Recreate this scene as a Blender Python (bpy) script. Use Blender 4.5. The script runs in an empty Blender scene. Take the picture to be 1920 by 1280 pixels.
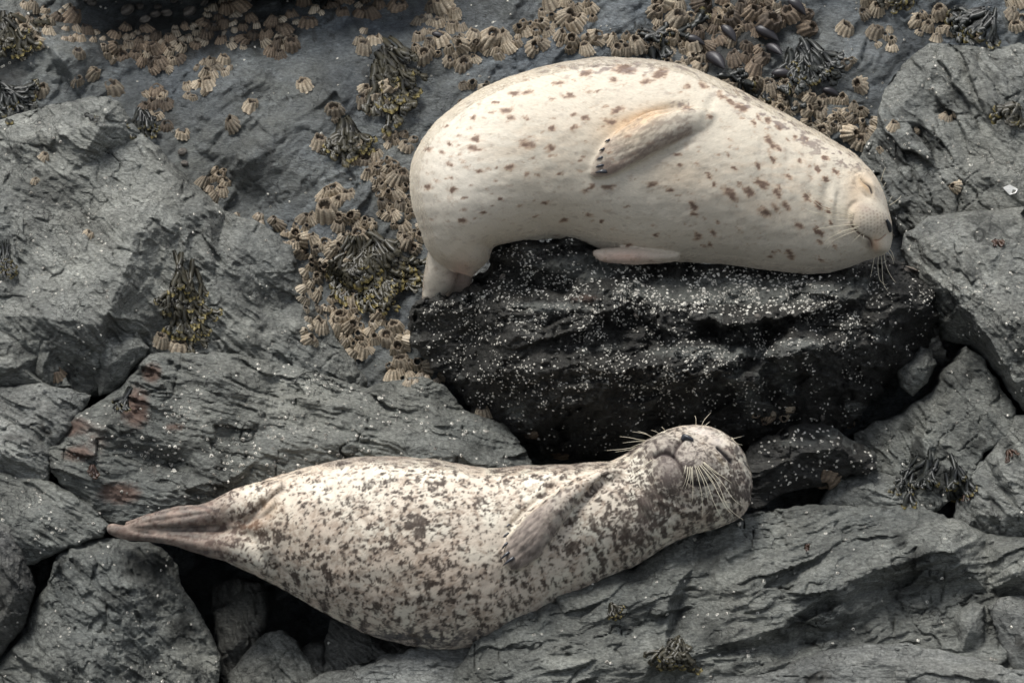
import bpy, bmesh, math, random
import numpy as np
from mathutils import Vector, Matrix
from mathutils.geometry import delaunay_2d_cdt
from mathutils.bvhtree import BVHTree

S = bpy.context.scene
COL = S.collection
R = math.radians

# ------------------------------------------------------------------ camera
PITCH = R(18)
DIST = 16.0
RT = np.array([1.0, 0, 0])
UP = np.array([0, math.sin(PITCH), math.cos(PITCH)])
FW = np.array([0, math.cos(PITCH), -math.sin(PITCH)])
CAM = np.array([0, 0, 1.6]) - FW * DIST
cam_data = bpy.data.cameras.new('camera')
cam_data.sensor_width = 36
cam_data.lens = 36 * DIST / 3.2
cam_data.clip_start = 0.5
cam_data.clip_end = 400
cam = bpy.data.objects.new('camera', cam_data)
cam.location = CAM
cam.rotation_euler = (R(90) - PITCH, 0, 0)
COL.objects.link(cam)
S.camera = cam

# ------------------------------------------------------------------ sky, sun, exposure (bright overcast)
SUN_EL, SUN_AZ = R(60), R(-28)      # high, a little behind and to the left of the shore
world = bpy.data.worlds.new('World')
S.world = world
world.use_nodes = True
wn = world.node_tree
bg = wn.nodes['Background']
sky = wn.nodes.new('ShaderNodeTexSky')
sky.sky_type = 'NISHITA'
sky.sun_disc = False
sky.sun_elevation = SUN_EL
sky.sun_rotation = SUN_AZ
sky.air_density = 1.0
sky.dust_density = 3.0
hs = wn.nodes.new('ShaderNodeHueSaturation')
hs.inputs['Saturation'].default_value = 0.35
wn.links.new(sky.outputs[0], hs.inputs['Color'])
wn.links.new(hs.outputs[0], bg.inputs['Color'])
bg.inputs['Strength'].default_value = 0.075
sd = bpy.data.lights.new('sun', 'SUN')
sd.energy = 1.3
sd.angle = R(22)
sd.color = (1.0, 0.98, 0.945)
sun = bpy.data.objects.new('sun', sd)
COL.objects.link(sun)
sdir = Vector((math.sin(SUN_AZ) * math.cos(SUN_EL), -0.10, math.sin(SUN_EL)))
sun.rotation_euler = sdir.to_track_quat('Z', 'Y').to_euler()
S.view_settings.view_transform = 'Standard'
S.view_settings.look = 'None'
S.view_settings.exposure = 1.6
S.view_settings.gamma = 1
S.view_settings.use_curve_mapping = False
S.cycles.max_bounces = 6

# ------------------------------------------------------------------ helpers
def P(px, py, w):
    """point in metres for a direction of the survey grid (px, py) and a distance w in front of the reference plane"""
    px = np.asarray(px, float); py = np.asarray(py, float); w = np.asarray(w, float)
    u = (px - 960) / 600.0
    v = (640 - py) / 600.0
    s = (DIST - w) / DIST
    return CAM + (FW * DIST + u[..., None] * RT + v[..., None] * UP) * s[..., None]

def PP(px, py, w):
    return Vector(P(px, py, w))

def unP(co):
    d = co - CAM
    f = d @ FW
    return (d @ RT) / f * DIST * 600 + 960, 640 - (d @ UP) / f * DIST * 600, DIST - f

_rs = np.random.RandomState(7)
_perm = _rs.randint(0, 2**31, 4096).astype(np.int64)
def _h(ix, iy, iz, seed):
    n = (ix * 73856093) ^ (iy * 19349663) ^ (iz * 83492791) ^ (seed * 2654435 + 12345)
    n = (n ^ (n >> 13)) * 1274126177
    n = n & 0x7fffffff
    return _perm[(n ^ (n >> 11)) & 4095]
def _hf(ix, iy, iz, seed):
    return _h(ix, iy, iz, seed) / 2147483648.0

def vnoise(x, y, seed=0, z=None):
    """smooth value noise -1..1"""
    x = np.asarray(x, float); y = np.asarray(y, float)
    xi = np.floor(x).astype(np.int64); yi = np.floor(y).astype(np.int64)
    fx = x - xi; fy = y - yi
    fx = fx * fx * fx * (fx * (fx * 6 - 15) + 10); fy = fy * fy * fy * (fy * (fy * 6 - 15) + 10)
    def layer(zi):
        a = _hf(xi, yi, zi, seed); b = _hf(xi + 1, yi, zi, seed)
        c = _hf(xi, yi + 1, zi, seed); d = _hf(xi + 1, yi + 1, zi, seed)
        return (a * (1 - fx) + b * fx) * (1 - fy) + (c * (1 - fx) + d * fx) * fy
    if z is None:
        return layer(np.zeros_like(xi)) * 2 - 1
    z = np.asarray(z, float)
    zi = np.floor(z).astype(np.int64); fz = z - zi
    fz = fz * fz * (3 - 2 * fz)
    return (layer(zi) * (1 - fz) + layer(zi + 1) * fz) * 2 - 1

def fbm(x, y, seed=0, octv=4, gain=0.5, z=None):
    s = 0; a = 1; t = 0
    for k in range(octv):
        s = s + a * vnoise(x, y, seed + k * 17, z); t += a; a *= gain
        x = x * 2.03 + 5.1; y = y * 2.03 + 1.7
        if z is not None: z = z * 2.03 + 3.3
    return s / t

def rot(x, y, ang):
    c, s = math.cos(ang), math.sin(ang)
    return x * c + y * s, -x * s + y * c

def chisel(x, y, seed, tilt=1.0, curv=1.0):
    """continuous facets: the upper envelope of randomly tilted planes round jittered centres (cells of size 1)"""
    xi = np.floor(x).astype(np.int64); yi = np.floor(y).astype(np.int64)
    best = np.full(x.shape, -1e9); ident = np.zeros(x.shape)
    z0 = np.zeros_like(xi)
    for dx in (-1, 0, 1):
        for dy in (-1, 0, 1):
            cx = xi + dx; cy = yi + dy
            px = cx + _hf(cx, cy, z0, seed); py = cy + _hf(cx, cy, z0 + 1, seed)
            ax = (_hf(cx, cy, z0 + 2, seed) - .5) * 2 * tilt; ay = (_hf(cx, cy, z0 + 3, seed) - .5) * 2 * tilt
            off = (_hf(cx, cy, z0 + 4, seed) - .5) * .6
            ex = x - px; ey = y - py
            h = off + ax * ex + ay * ey - curv * (ex * ex + ey * ey)
            # tangent planes rather than bowls: quadratic only selects the cell
            m = h > best
            best = np.where(m, h, best)
            ident = np.where(m, _hf(cx, cy, z0 + 5, seed), ident)
    return best, ident

def stepcell(x, y, seed, tilt=.5):
    """broken plates: each Voronoi cell has its own level and tilt; returns height, edge distance, id"""
    xi = np.floor(x).astype(np.int64); yi = np.floor(y).astype(np.int64)
    f1 = np.full(x.shape, 1e9); f2 = np.full(x.shape, 1e9); hgt = np.zeros(x.shape); ident = np.zeros(x.shape)
    z0 = np.zeros_like(xi)
    for dx in (-1, 0, 1):
        for dy in (-1, 0, 1):
            cx = xi + dx; cy = yi + dy
            px = cx + .1 + .8 * _hf(cx, cy, z0, seed); py = cy + .1 + .8 * _hf(cx, cy, z0 + 1, seed)
            ex = x - px; ey = y - py
            d = np.sqrt(ex * ex + ey * ey)
            ax = (_hf(cx, cy, z0 + 2, seed) - .5) * 2 * tilt; ay = (_hf(cx, cy, z0 + 3, seed) - .5) * 2 * tilt
            h = (_hf(cx, cy, z0 + 4, seed) - .5) + ax * ex + ay * ey
            m = d < f1
            f2 = np.where(m, f1, np.minimum(f2, d))
            f1 = np.where(m, d, f1)
            hgt = np.where(m, h, hgt)
            ident = np.where(m, _hf(cx, cy, z0 + 5, seed), ident)
    return hgt, f2 - f1, ident

def sstep(a, b, x):
    t = np.clip((x - a) / (b - a), 0, 1)
    return t * t * (3 - 2 * t)

def mesh_np(name, verts, faces, mat=None, smooth=True, parent=None, attrs=None):
    """verts (n,3), faces (m,3|4) arrays or list of arrays"""
    if not isinstance(faces, list): faces = [faces]
    faces = [f for f in faces if len(f)]
    me = bpy.data.meshes.new(name)
    nv = len(verts)
    me.vertices.add(nv)
    me.vertices.foreach_set('co', np.ascontiguousarray(verts, dtype=np.float32).ravel())
    tot = sum(f.size for f in faces); nf = sum(len(f) for f in faces)
    me.loops.add(tot); me.polygons.add(nf)
    me.loops.foreach_set('vertex_index', np.concatenate([f.ravel() for f in faces]).astype(np.int32))
    starts = []; o = 0
    for f in faces:
        starts.append(o + np.arange(len(f)) * f.shape[1]); o += f.size
    me.polygons.foreach_set('loop_start', np.concatenate(starts).astype(np.int32))
    me.polygons.foreach_set('use_smooth', np.full(nf, smooth))
    me.update(calc_edges=True)
    me.validate()
    for k, a in (attrs or {}).items():
        a = np.asarray(a, dtype=np.float32)
        if a.ndim == 1:
            at = me.attributes.new(k, 'FLOAT', 'POINT'); at.data.foreach_set('value', a)
        else:
            at = me.attributes.new(k, 'FLOAT_COLOR', 'POINT')
            if a.shape[1] == 3: a = np.concatenate([a, np.ones((len(a), 1), np.float32)], 1)
            at.data.foreach_set('color', np.ascontiguousarray(a).ravel())
    if mat: me.materials.append(mat)
    ob = bpy.data.objects.new(name, me)
    COL.objects.link(ob)
    if parent: ob.parent = parent
    return ob

def tag(o, label=None, cat=None, group=None, kind=None):
    if label: o['label'] = label
    if cat: o['category'] = cat
    if group: o['group'] = group
    if kind: o['kind'] = kind
    return o

# ------------------------------------------------------------------ materials
class NT:
    def __init__(s, name):
        s.m = bpy.data.materials.new(name); s.m.use_nodes = True
        s.t = s.m.node_tree; s.b = s.t.nodes['Principled BSDF']
        s.co = s.t.nodes.new('ShaderNodeTexCoord').outputs['Object']
    def n(s, typ, **kw):
        nd = s.t.nodes.new(typ)
        for k, v in kw.items(): setattr(nd, k, v)
        return nd
    def lk(s, a, b): s.t.links.new(a, b)
    def val(s, inp, v):
        if hasattr(v, 'is_output'): s.lk(v, inp)
        else: inp.default_value = v
    def noise(s, scale, detail=6, rough=.6, vec=None, dist=0.0):
        nd = s.n('ShaderNodeTexNoise'); nd.inputs['Scale'].default_value = scale
        nd.inputs['Detail'].default_value = detail; nd.inputs['Roughness'].default_value = rough
        nd.inputs['Distortion'].default_value = dist
        s.lk(vec or s.co, nd.inputs['Vector']); return nd.outputs['Fac']
    def vor(s, scale, vec=None, feature='F1', out='Distance', rand=1.0):
        nd = s.n('ShaderNodeTexVoronoi', feature=feature); nd.inputs['Scale'].default_value = scale
        nd.inputs['Randomness'].default_value = rand
        s.lk(vec or s.co, nd.inputs['Vector']); return nd.outputs[out]
    def ramp(s, f, stops):
        nd = s.n('ShaderNodeValToRGB'); s.lk(f, nd.inputs['Fac'])
        el = nd.color_ramp.elements
        while len(el) < len(stops): el.new(.5)
        for e, (p, c) in zip(el, stops):
            e.position = p; e.color = (c, c, c, 1) if isinstance(c, (int, float)) else (*c, 1)
        return nd.outputs['Color']
    def mix(s, f, a, b, mode='MIX'):
        nd = s.n('ShaderNodeMix', data_type='RGBA', blend_type=mode)
        s.val(nd.inputs[0], f)
        for i, v in ((6, a), (7, b)):
            if isinstance(v, (tuple, list)): v = (*v, 1) if len(v) == 3 else v
            s.val(nd.inputs[i], v)
        return nd.outputs[2]
    def math(s, op, a, b=0.0, c=None):
        nd = s.n('ShaderNodeMath', operation=op); s.val(nd.inputs[0], a); s.val(nd.inputs[1], b)
        if c is not None: s.val(nd.inputs[2], c)
        return nd.outputs[0]
    def attr(s, name, out='Fac'):
        nd = s.n('ShaderNodeAttribute', attribute_name=name); return nd.outputs[out]
    def mapping(s, rotz=(0, 0, 0), scale=(1, 1, 1), vec=None):
        nd = s.n('ShaderNodeMapping'); nd.inputs['Rotation'].default_value = rotz; nd.inputs['Scale'].default_value = scale
        s.lk(vec or s.co, nd.inputs['Vector']); return nd.outputs['Vector']
    def bump(s, h, strength, dist, prev=None):
        nd = s.n('ShaderNodeBump'); nd.inputs['Strength'].default_value = strength; nd.inputs['Distance'].default_value = dist
        s.lk(h, nd.inputs['Height'])
        if prev is not None: s.lk(prev, nd.inputs['Normal'])
        return nd.outputs['Normal']

def rock_mat(name, lo, hi, stain, rough=(.62, .85), ang=0.3, spec=.35, bump=1.0, lichen=(.30, .295, .25)):
    t = NT(name)
    m1 = t.mapping((0, ang, 0), (1, 1, 3.2))
    big = t.noise(2.2, 5, .6)
    mid = t.noise(11, 8, .68, m1, .6)
    fine = t.noise(70, 6, .75, m1)
    c = t.mix(t.ramp(mid, [(.32, 0.0), (.68, 1.0)]), lo, hi)
    c = t.mix(t.ramp(big, [(.35, 0.0), (.7, .55)]), c, lichen)
    tone = t.attr('tone')
    k = t.math('MULTIPLY_ADD', tone, .9, .55)
    kc = t.n('ShaderNodeCombineColor'); [t.lk(k, kc.inputs[i]) for i in range(3)]
    c = t.mix(1.0, c, kc.outputs[0], 'MULTIPLY')
    g = t.ramp(fine, [(.33, .45), (.5, .92), (.68, 1.5)])
    c = t.mix(1.0, c, g, 'MULTIPLY')
    # hairline fractures, wandering and broken
    wv = t.n('ShaderNodeVectorMath', operation='ADD')
    nc = t.n('ShaderNodeTexNoise'); nc.inputs['Scale'].default_value = 9; nc.inputs['Detail'].default_value = 4; t.lk(t.co, nc.inputs['Vector'])
    sc = t.n('ShaderNodeVectorMath', operation='SCALE'); t.lk(nc.outputs['Color'], sc.inputs[0]); sc.inputs[3].default_value = .16
    t.lk(t.co, wv.inputs[0]); t.lk(sc.outputs[0], wv.inputs[1])
    hm = t.mapping((0, ang, 0), (1, 1, 2.4), wv.outputs[0])
    hair = t.ramp(t.vor(13, hm, 'DISTANCE_TO_EDGE'), [(0, 0.0), (.028, 1.0)])
    hmask = t.ramp(t.noise(5, 3, .5), [(.46, 0.0), (.56, 1.0)])
    hairc = t.mix(hmask, (1, 1, 1), hair)
    c = t.mix(.75, c, t.mix(1.0, c, hairc, 'MULTIPLY'))
    # speckle of pale grains and dark pits
    v = t.vor(260)
    c = t.mix(t.ramp(v, [(.0, .55), (.22, 0.0)]), c, (lo[0] * .45, lo[1] * .45, lo[2] * .45))
    # organic film; the mask also holds painted recess shade and pale ledge tops
    sn = t.math('MULTIPLY', t.attr('stain'), 1.0)
    sm = t.math('ADD', sn, t.math('MULTIPLY_ADD', t.noise(22, 6, .7), .9, -.45))
    c = t.mix(t.ramp(sm, [(.35, 0.0), (.62, .92)]), c, stain)
    rm = t.math('ADD', t.attr('rust'), t.math('MULTIPLY_ADD', t.noise(16, 6, .7), .8, -.4))
    c = t.mix(t.ramp(rm, [(.36, 0.0), (.75, .72)]), c, (.185, .105, .075))
    t.lk(c, t.b.inputs['Base Color'])
    rr = t.n('ShaderNodeMapRange'); t.lk(t.noise(9, 6, .65), rr.inputs[0])
    rr.inputs[1].default_value = .3; rr.inputs[2].default_value = .7
    rr.inputs[3].default_value = rough[0]; rr.inputs[4].default_value = rough[1]
    t.lk(rr.outputs[0], t.b.inputs['Roughness'])
    t.b.inputs['Specular IOR Level'].default_value = spec
    nrm = t.bump(hairc, .6 * bump, .008)
    nrm = t.bump(t.noise(30, 9, .75, m1, .4), 1.0 * bump, .030, nrm)
    cr = t.vor(26, t.mapping((0, ang, 0), (1, 1, 2.2), None), 'DISTANCE_TO_EDGE')
    nrm = t.bump(t.ramp(cr, [(0, 0.0), (.05, 1.0)]), .28 * bump, .006, nrm)
    nrm = t.bump(t.noise(170, 6, .75), .9 * bump, .009, nrm)
    t.lk(nrm, t.b.inputs['Normal'])
    return t.m

M = {}
M['grey'] = rock_mat('grey_rock', (.116, .124, .117), (.32, .328, .30), (.045, .047, .042), ang=.35)
M['pale'] = rock_mat('pale_rock', (.155, .165, .158), (.36, .368, .345), (.065, .063, .055), ang=.1)
M['slab'] = rock_mat('slab_rock', (.102, .111, .104), (.27, .28, .255), (.040, .042, .037), ang=-.35)
M['dark'] = rock_mat('dark_rock', (.032, .031, .028), (.105, .102, .092), (.20, .205, .185), rough=(.42, .75), ang=.1, spec=.45, bump=1.2, lichen=(.05, .046, .034))
M['shade'] = rock_mat('shaded_grey_rock', (.045, .046, .045), (.12, .12, .11), (.025, .025, .022), rough=(.45, .75), ang=.8, spec=.45)  # grey rock with shade painted into its colour, for gaps and corners
M['wet'] = rock_mat('wet_rock', (.060, .074, .083), (.18, .202, .218), (.030, .031, .028), rough=(.34, .62), ang=.5, spec=.5, bump=.8, lichen=(.19, .185, .145))
# ------------------------------------------------------------------ rock building
STEP = 2.5
GX = np.arange(-240, 2163, STEP); GY = np.arange(-240, 1503, STEP)
DEPTH = np.full((len(GY), len(GX)), -9.0)      # front-most rock surface on the survey grid
OWNER = np.full((len(GY), len(GX)), -1)
ROCKS = []

def poly_sd(px, py, poly):
    """signed distance to a polygon, positive inside"""
    d2 = np.full(px.shape, 1e18); ins = np.zeros(px.shape, bool)
    n = len(poly)
    for i in range(n):
        x0, y0 = poly[i][:2]; x1, y1 = poly[(i + 1) % n][:2]
        ex, ey = x1 - x0, y1 - y0
        t = np.clip(((px - x0) * ex + (py - y0) * ey) / (ex * ex + ey * ey + 1e-9), 0, 1)
        qx = px - (x0 + t * ex); qy = py - (y0 + t * ey)
        d2 = np.minimum(d2, qx * qx + qy * qy)
        c = ((y0 > py) != (y1 > py)) & (px < (x1 - x0) * (py - y0) / ((y1 - y0) if y1 != y0 else 1e-9) + x0)
        ins ^= c
    return np.where(ins, 1, -1) * np.sqrt(d2)

def facet_field(px, py, pts, nb=0):
    """piecewise-planar interpolation of (x, y, w) knots"""
    pts = [tuple(p) for p in pts]
    vs, _e, fs, ov, _oe, _of = delaunay_2d_cdt([Vector(p[:2]) for p in pts], [], [], 0, 1e-4)
    w = np.array([pts[o[0]][2] if o else 0 for o in ov])
    out = np.full(px.shape, np.nan)
    V = np.array([tuple(v) for v in vs])
    for f in fs:
        a, b, c = V[f[0]], V[f[1]], V[f[2]]
        x0, x1 = min(a[0], b[0], c[0]), max(a[0], b[0], c[0]); y0, y1 = min(a[1], b[1], c[1]), max(a[1], b[1], c[1])
        m = (px >= x0) & (px <= x1) & (py >= y0) & (py <= y1)
        if not m.any(): continue
        X = px[m]; Y = py[m]
        den = (b[1] - c[1]) * (a[0] - c[0]) + (c[0] - b[0]) * (a[1] - c[1])
        if abs(den) < 1e-9: continue
        l0 = ((b[1] - c[1]) * (X - c[0]) + (c[0] - b[0]) * (Y - c[1])) / den
        l1 = ((c[1] - a[1]) * (X - c[0]) + (a[0] - c[0]) * (Y - c[1])) / den
        l2 = 1 - l0 - l1
        ok = (l0 >= -1e-6) & (l1 >= -1e-6) & (l2 >= -1e-6)
        cur = out[m]; cur[ok] = (l0 * w[f[0]] + l1 * w[f[1]] + l2 * w[f[2]])[ok]; out[m] = cur
    bad = np.isnan(out)
    if bad.any():   # outside the hull: nearest knot
        X = px[bad]; Y = py[bad]; bd = np.full(X.shape, 1e18); bw = np.zeros(X.shape)
        for p in pts:
            d = (X - p[0]) ** 2 + (Y - p[1]) ** 2; m = d < bd
            bd = np.where(m, d, bd); bw = np.where(m, p[2], bw)
        out[bad] = bw
    return out

def detail(px, py, seed, ang, amp=1.0, stretch=2.2, plates=1.0, crack=1.0, smooth=0.0):
    """relief in metres plus tone and stain fields"""
    wx = px + 14 * fbm(px / 60, py / 60, seed + 1, 3); wy = py + 14 * fbm(px / 60, py / 60, seed + 2, 3)
    x, y = rot(wx, wy, ang)
    xs = x / stretch
    h1, i1 = chisel(xs / 62, y / 62, seed + 3, 1.3, .9)
    h2, i2 = chisel(xs / 24, y / 24, seed + 5, 1.2, .8)
    h3, e3, i3 = stepcell(xs / 46, y / 34, seed + 7, .6)
    h5, e5, i5 = stepcell(xs / 15, y / 11, seed + 8, .7)
    h4, i4 = chisel(px / 10, py / 10, seed + 9, 1.2, .8)
    fol = 1 - np.abs(fbm(xs / 40, y / 9, seed + 11, 3))
    fol2 = 1 - np.abs(vnoise(xs / 18, y / 4.5, seed + 13))
    m1 = sstep(-.25, .35, vnoise(px / 130, py / 130, seed + 21))
    m2 = sstep(-.2, .4, vnoise(px / 90, py / 90, seed + 22))
    w = .034 * h1 + .012 * h2 * (.4 + m1) + .034 * plates * h3 * m2 + .012 * h5 * (1 - smooth) + .0030 * h4 * (1 - smooth) \
        + .013 * fol * (.3 + m1) + .006 * fol2 * (.4 + m2) + .010 * fbm(px / 30, py / 30, seed + 15, 6, .62) + .0035 * np.abs(vnoise(xs / 7, y / 3.2, seed + 16))
    # cracks: long thin warped lines in two families, plus plate edges
    c1 = np.abs(vnoise(xs / 85, y / 30, seed + 31) + .25 * vnoise(px / 22, py / 22, seed + 32))
    c2 = np.abs(vnoise(x / 45, y / 130, seed + 33) + .25 * vnoise(px / 20, py / 20, seed + 34))
    ck = np.maximum(sstep(.05, .012, c1) * sstep(.0, .25, vnoise(px / 100, py / 100, seed + 35)),
                    sstep(.045, .012, c2) * sstep(.1, .35, vnoise(px / 90, py / 90, seed + 36)))
    ck = np.maximum(ck, .7 * sstep(.07, .0, e3) * m2)
    w = amp * w - crack * .011 * ck
    pw = np.pad(w, 1, mode='edge')
    w = (pw[1:-1, 1:-1] * 4 + pw[:-2, 1:-1] + pw[2:, 1:-1] + pw[1:-1, :-2] + pw[1:-1, 2:]) / 8
    tone = np.clip(.5 + .35 * (i1 - .5) + .35 * (i2 - .5) * m1 + .3 * (i3 - .5) * m2 + .35 * fbm(px / 90, py / 90, seed + 41, 4), 0, 1)
    stain = np.clip(.5 * sstep(.1, .6, fbm(px / 70, py / 70, seed + 43, 4)) + .35 * ck, 0, 1)
    return w, tone, stain

def rock(name, label, mat, outline, knots, ang=.3, seed=1, r=9, T=.3, cat='rock', rough=7.0, stretch=2.2,
         amp=1.0, plates=1.0, crack=1.0, rust=(), kind=None, group=None, smooth=0.0, stain_tints=(), tones=()):
    xs = [p[0] for p in outline]; ys = [p[1] for p in outline]
    i0 = max(0, int((min(xs) - 20 + 240) / STEP)); i1 = min(len(GX), int((max(xs) + 20 + 240) / STEP) + 1)
    j0 = max(0, int((min(ys) - 20 + 240) / STEP)); j1 = min(len(GY), int((max(ys) + 20 + 240) / STEP) + 1)
    X, Y = np.meshgrid(GX[i0:i1], GY[j0:j1])
    wx = X + rough * fbm(X / 34, Y / 34, seed + 101, 4, .6); wy = Y + rough * fbm(X / 34, Y / 34, seed + 102, 4, .6)
    sd = poly_sd(wx, wy, outline)
    f = facet_field(wx, wy, list(outline) + list(knots))
    dw, tone, stain = detail(X, Y, seed, ang, amp, stretch, plates, crack, smooth)
    q = np.clip(1 - np.maximum(sd, 0) / r, 0, 1)
    edge = (1 - np.sqrt(np.clip(1 - q * q, 0, 1))) * r / 600 * 1.6
    W = f + dw - edge
    rs = np.zeros(X.shape)
    for (cx, cy, rx, ry, a) in rust: rs = np.maximum(rs, a * np.exp(-(((X - cx) / rx) ** 2 + ((Y - cy) / ry) ** 2)))
    for (cx, cy, rx, ry, a) in stain_tints: stain = np.maximum(stain, a * np.exp(-(((X - cx) / rx) ** 2 + ((Y - cy) / ry) ** 2)))
    for (cx, cy, rx, ry, a) in tones: tone = tone + a * np.exp(-(((X - cx) / rx) ** 2 + ((Y - cy) / ry) ** 2))
    inside = sd > 0
    quad = inside[:-1, :-1] | inside[1:, :-1] | inside[:-1, 1:] | inside[1:, 1:]
    used = np.zeros(X.shape, bool)
    used[:-1, :-1] |= quad; used[1:, :-1] |= quad; used[:-1, 1:] |= quad; used[1:, 1:] |= quad
    gy, gx = np.gradient(sd, STEP)
    gl = np.sqrt(gx * gx + gy * gy) + 1e-6
    mv = used & (sd < 0)
    Xc = X.copy(); Yc = Y.copy()
    st = np.clip(-sd, 0, STEP * 1.3)
    Xc[mv] += (gx / gl * st)[mv]; Yc[mv] += (gy / gl * st)[mv]
    idx = np.full(X.shape, -1, np.int64); n = used.sum(); idx[used] = np.arange(n)
    co = P(Xc[used], Yc[used], W[used])
    a = idx[:-1, :-1][quad]; b = idx[1:, :-1][quad]; c = idx[1:, 1:][quad]; d = idx[:-1, 1:][quad]
    F = np.stack([a, b, c, d], 1)
    # closed body: boundary edges carried back, then fanned shut
    e = np.concatenate([F[:, [0, 1]], F[:, [1, 2]], F[:, [2, 3]], F[:, [3, 0]]])
    key = np.minimum(e[:, 0], e[:, 1]) * (n + 1) + np.maximum(e[:, 0], e[:, 1])
    uq, inv, cnt = np.unique(key, return_inverse=True, return_counts=True)
    be = e[cnt[inv] == 1]
    bv = np.unique(be)
    rem = np.full(n, -1, np.int64); rem[bv] = n + np.arange(len(bv))
    cen = co.mean(0)
    back = co[bv] + FW * T + (cen - co[bv]) * .08
    cback = back.mean(0) + FW * T * .3
    allco = np.concatenate([co, back, cback[None]])
    sk = np.stack([be[:, 1], be[:, 0], rem[be[:, 0]], rem[be[:, 1]]], 1)
    fan = np.stack([rem[be[:, 1]], rem[be[:, 0]], np.full(len(be), n + len(bv))], 1)
    pad = lambda v, z=0.5: np.concatenate([v[used], np.full(len(bv) + 1, z)])
    ob = mesh_np(name, allco, [F, sk, fan], M[mat], False, None,
                 {'tone': pad(np.clip(tone, 0, 1.4)), 'stain': pad(stain, 0), 'rust': pad(rs, 0)})
    if kind: tag(ob, label, None, None, kind)
    else: tag(ob, label, cat, group)
    D = DEPTH[j0:j1, i0:i1]; O = OWNER[j0:j1, i0:i1]
    m = inside & (W > D)
    D[m] = W[m]; O[m] = len(ROCKS)
    ROCKS.append(name if not kind else 'bedrock')
    return ob

# bedrock: one sheet far beyond the frame
bed_knots = [(-1500, -1500, -3.2), (3400, -1500, -3.2), (-1500, 2600, .4), (3400, 2600, .4),
    (-240, -240, -1.0), (400, -240, -1.25), (960, -240, -1.0), (1500, -240, -1.0), (2160, -240, -1.0),
    (-240, 60, -.78), (60, 70, -.74), (120, 110, -.66), (160, 190, -.70), (150, 40, -.95), (240, 70, -.93), (420, 40, -.98), (640, 20, -.95), (180, 5, -1.2), (420, -5, -1.25), (660, -10, -1.15),
    (700, 90, -.80), (560, 170, -.72), (400, 140, -.78), (300, 240, -.73), (480, 300, -.62), (640, 360, -.60), (800, 220, -.72), (780, 330, -.62), (350, 270, -.70), (450, 360, -.66), (540, 400, -.62), (590, 500, -.56),
    (960, 60, -.82), (1150, 30, -.82), (1250, 100, -.78), (1400, 60, -.84), (1560, 60, -.86), (1500, 170, -.74), (1600, 240, -.70), (1700, 60, -.88),
    (600, 480, -.5), (700, 560, -.46), (740, 640, -.36), (820, 700, -.30), (640, 620, -.42), (1000, 400, -.6), (1300, 500, -.6), (1700, 500, -.6),
    (1750, 620, -.55), (1700, 800, -.35), (1500, 900, -.2), (1650, 880, -.02), (1740, 930, .06), (1000, 850, -.35), (1200, 900, -.3), (60, 690, -.1), (100, 900, -.2), (-240, 700, -.2),
    (400, 1050, -.35), (560, 1150, -.3), (700, 1180, -.25), (430, 1150, -.1), (1000, 1150, -.2), (1500, 1100, -.2), (1900, 900, -.2), (1900, 1200, .2), (-240, 1200, 0), (80, 1180, -.1), (-240, 1500, .2), (960, 1500, .2), (2160, 1500, .3)]
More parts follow.
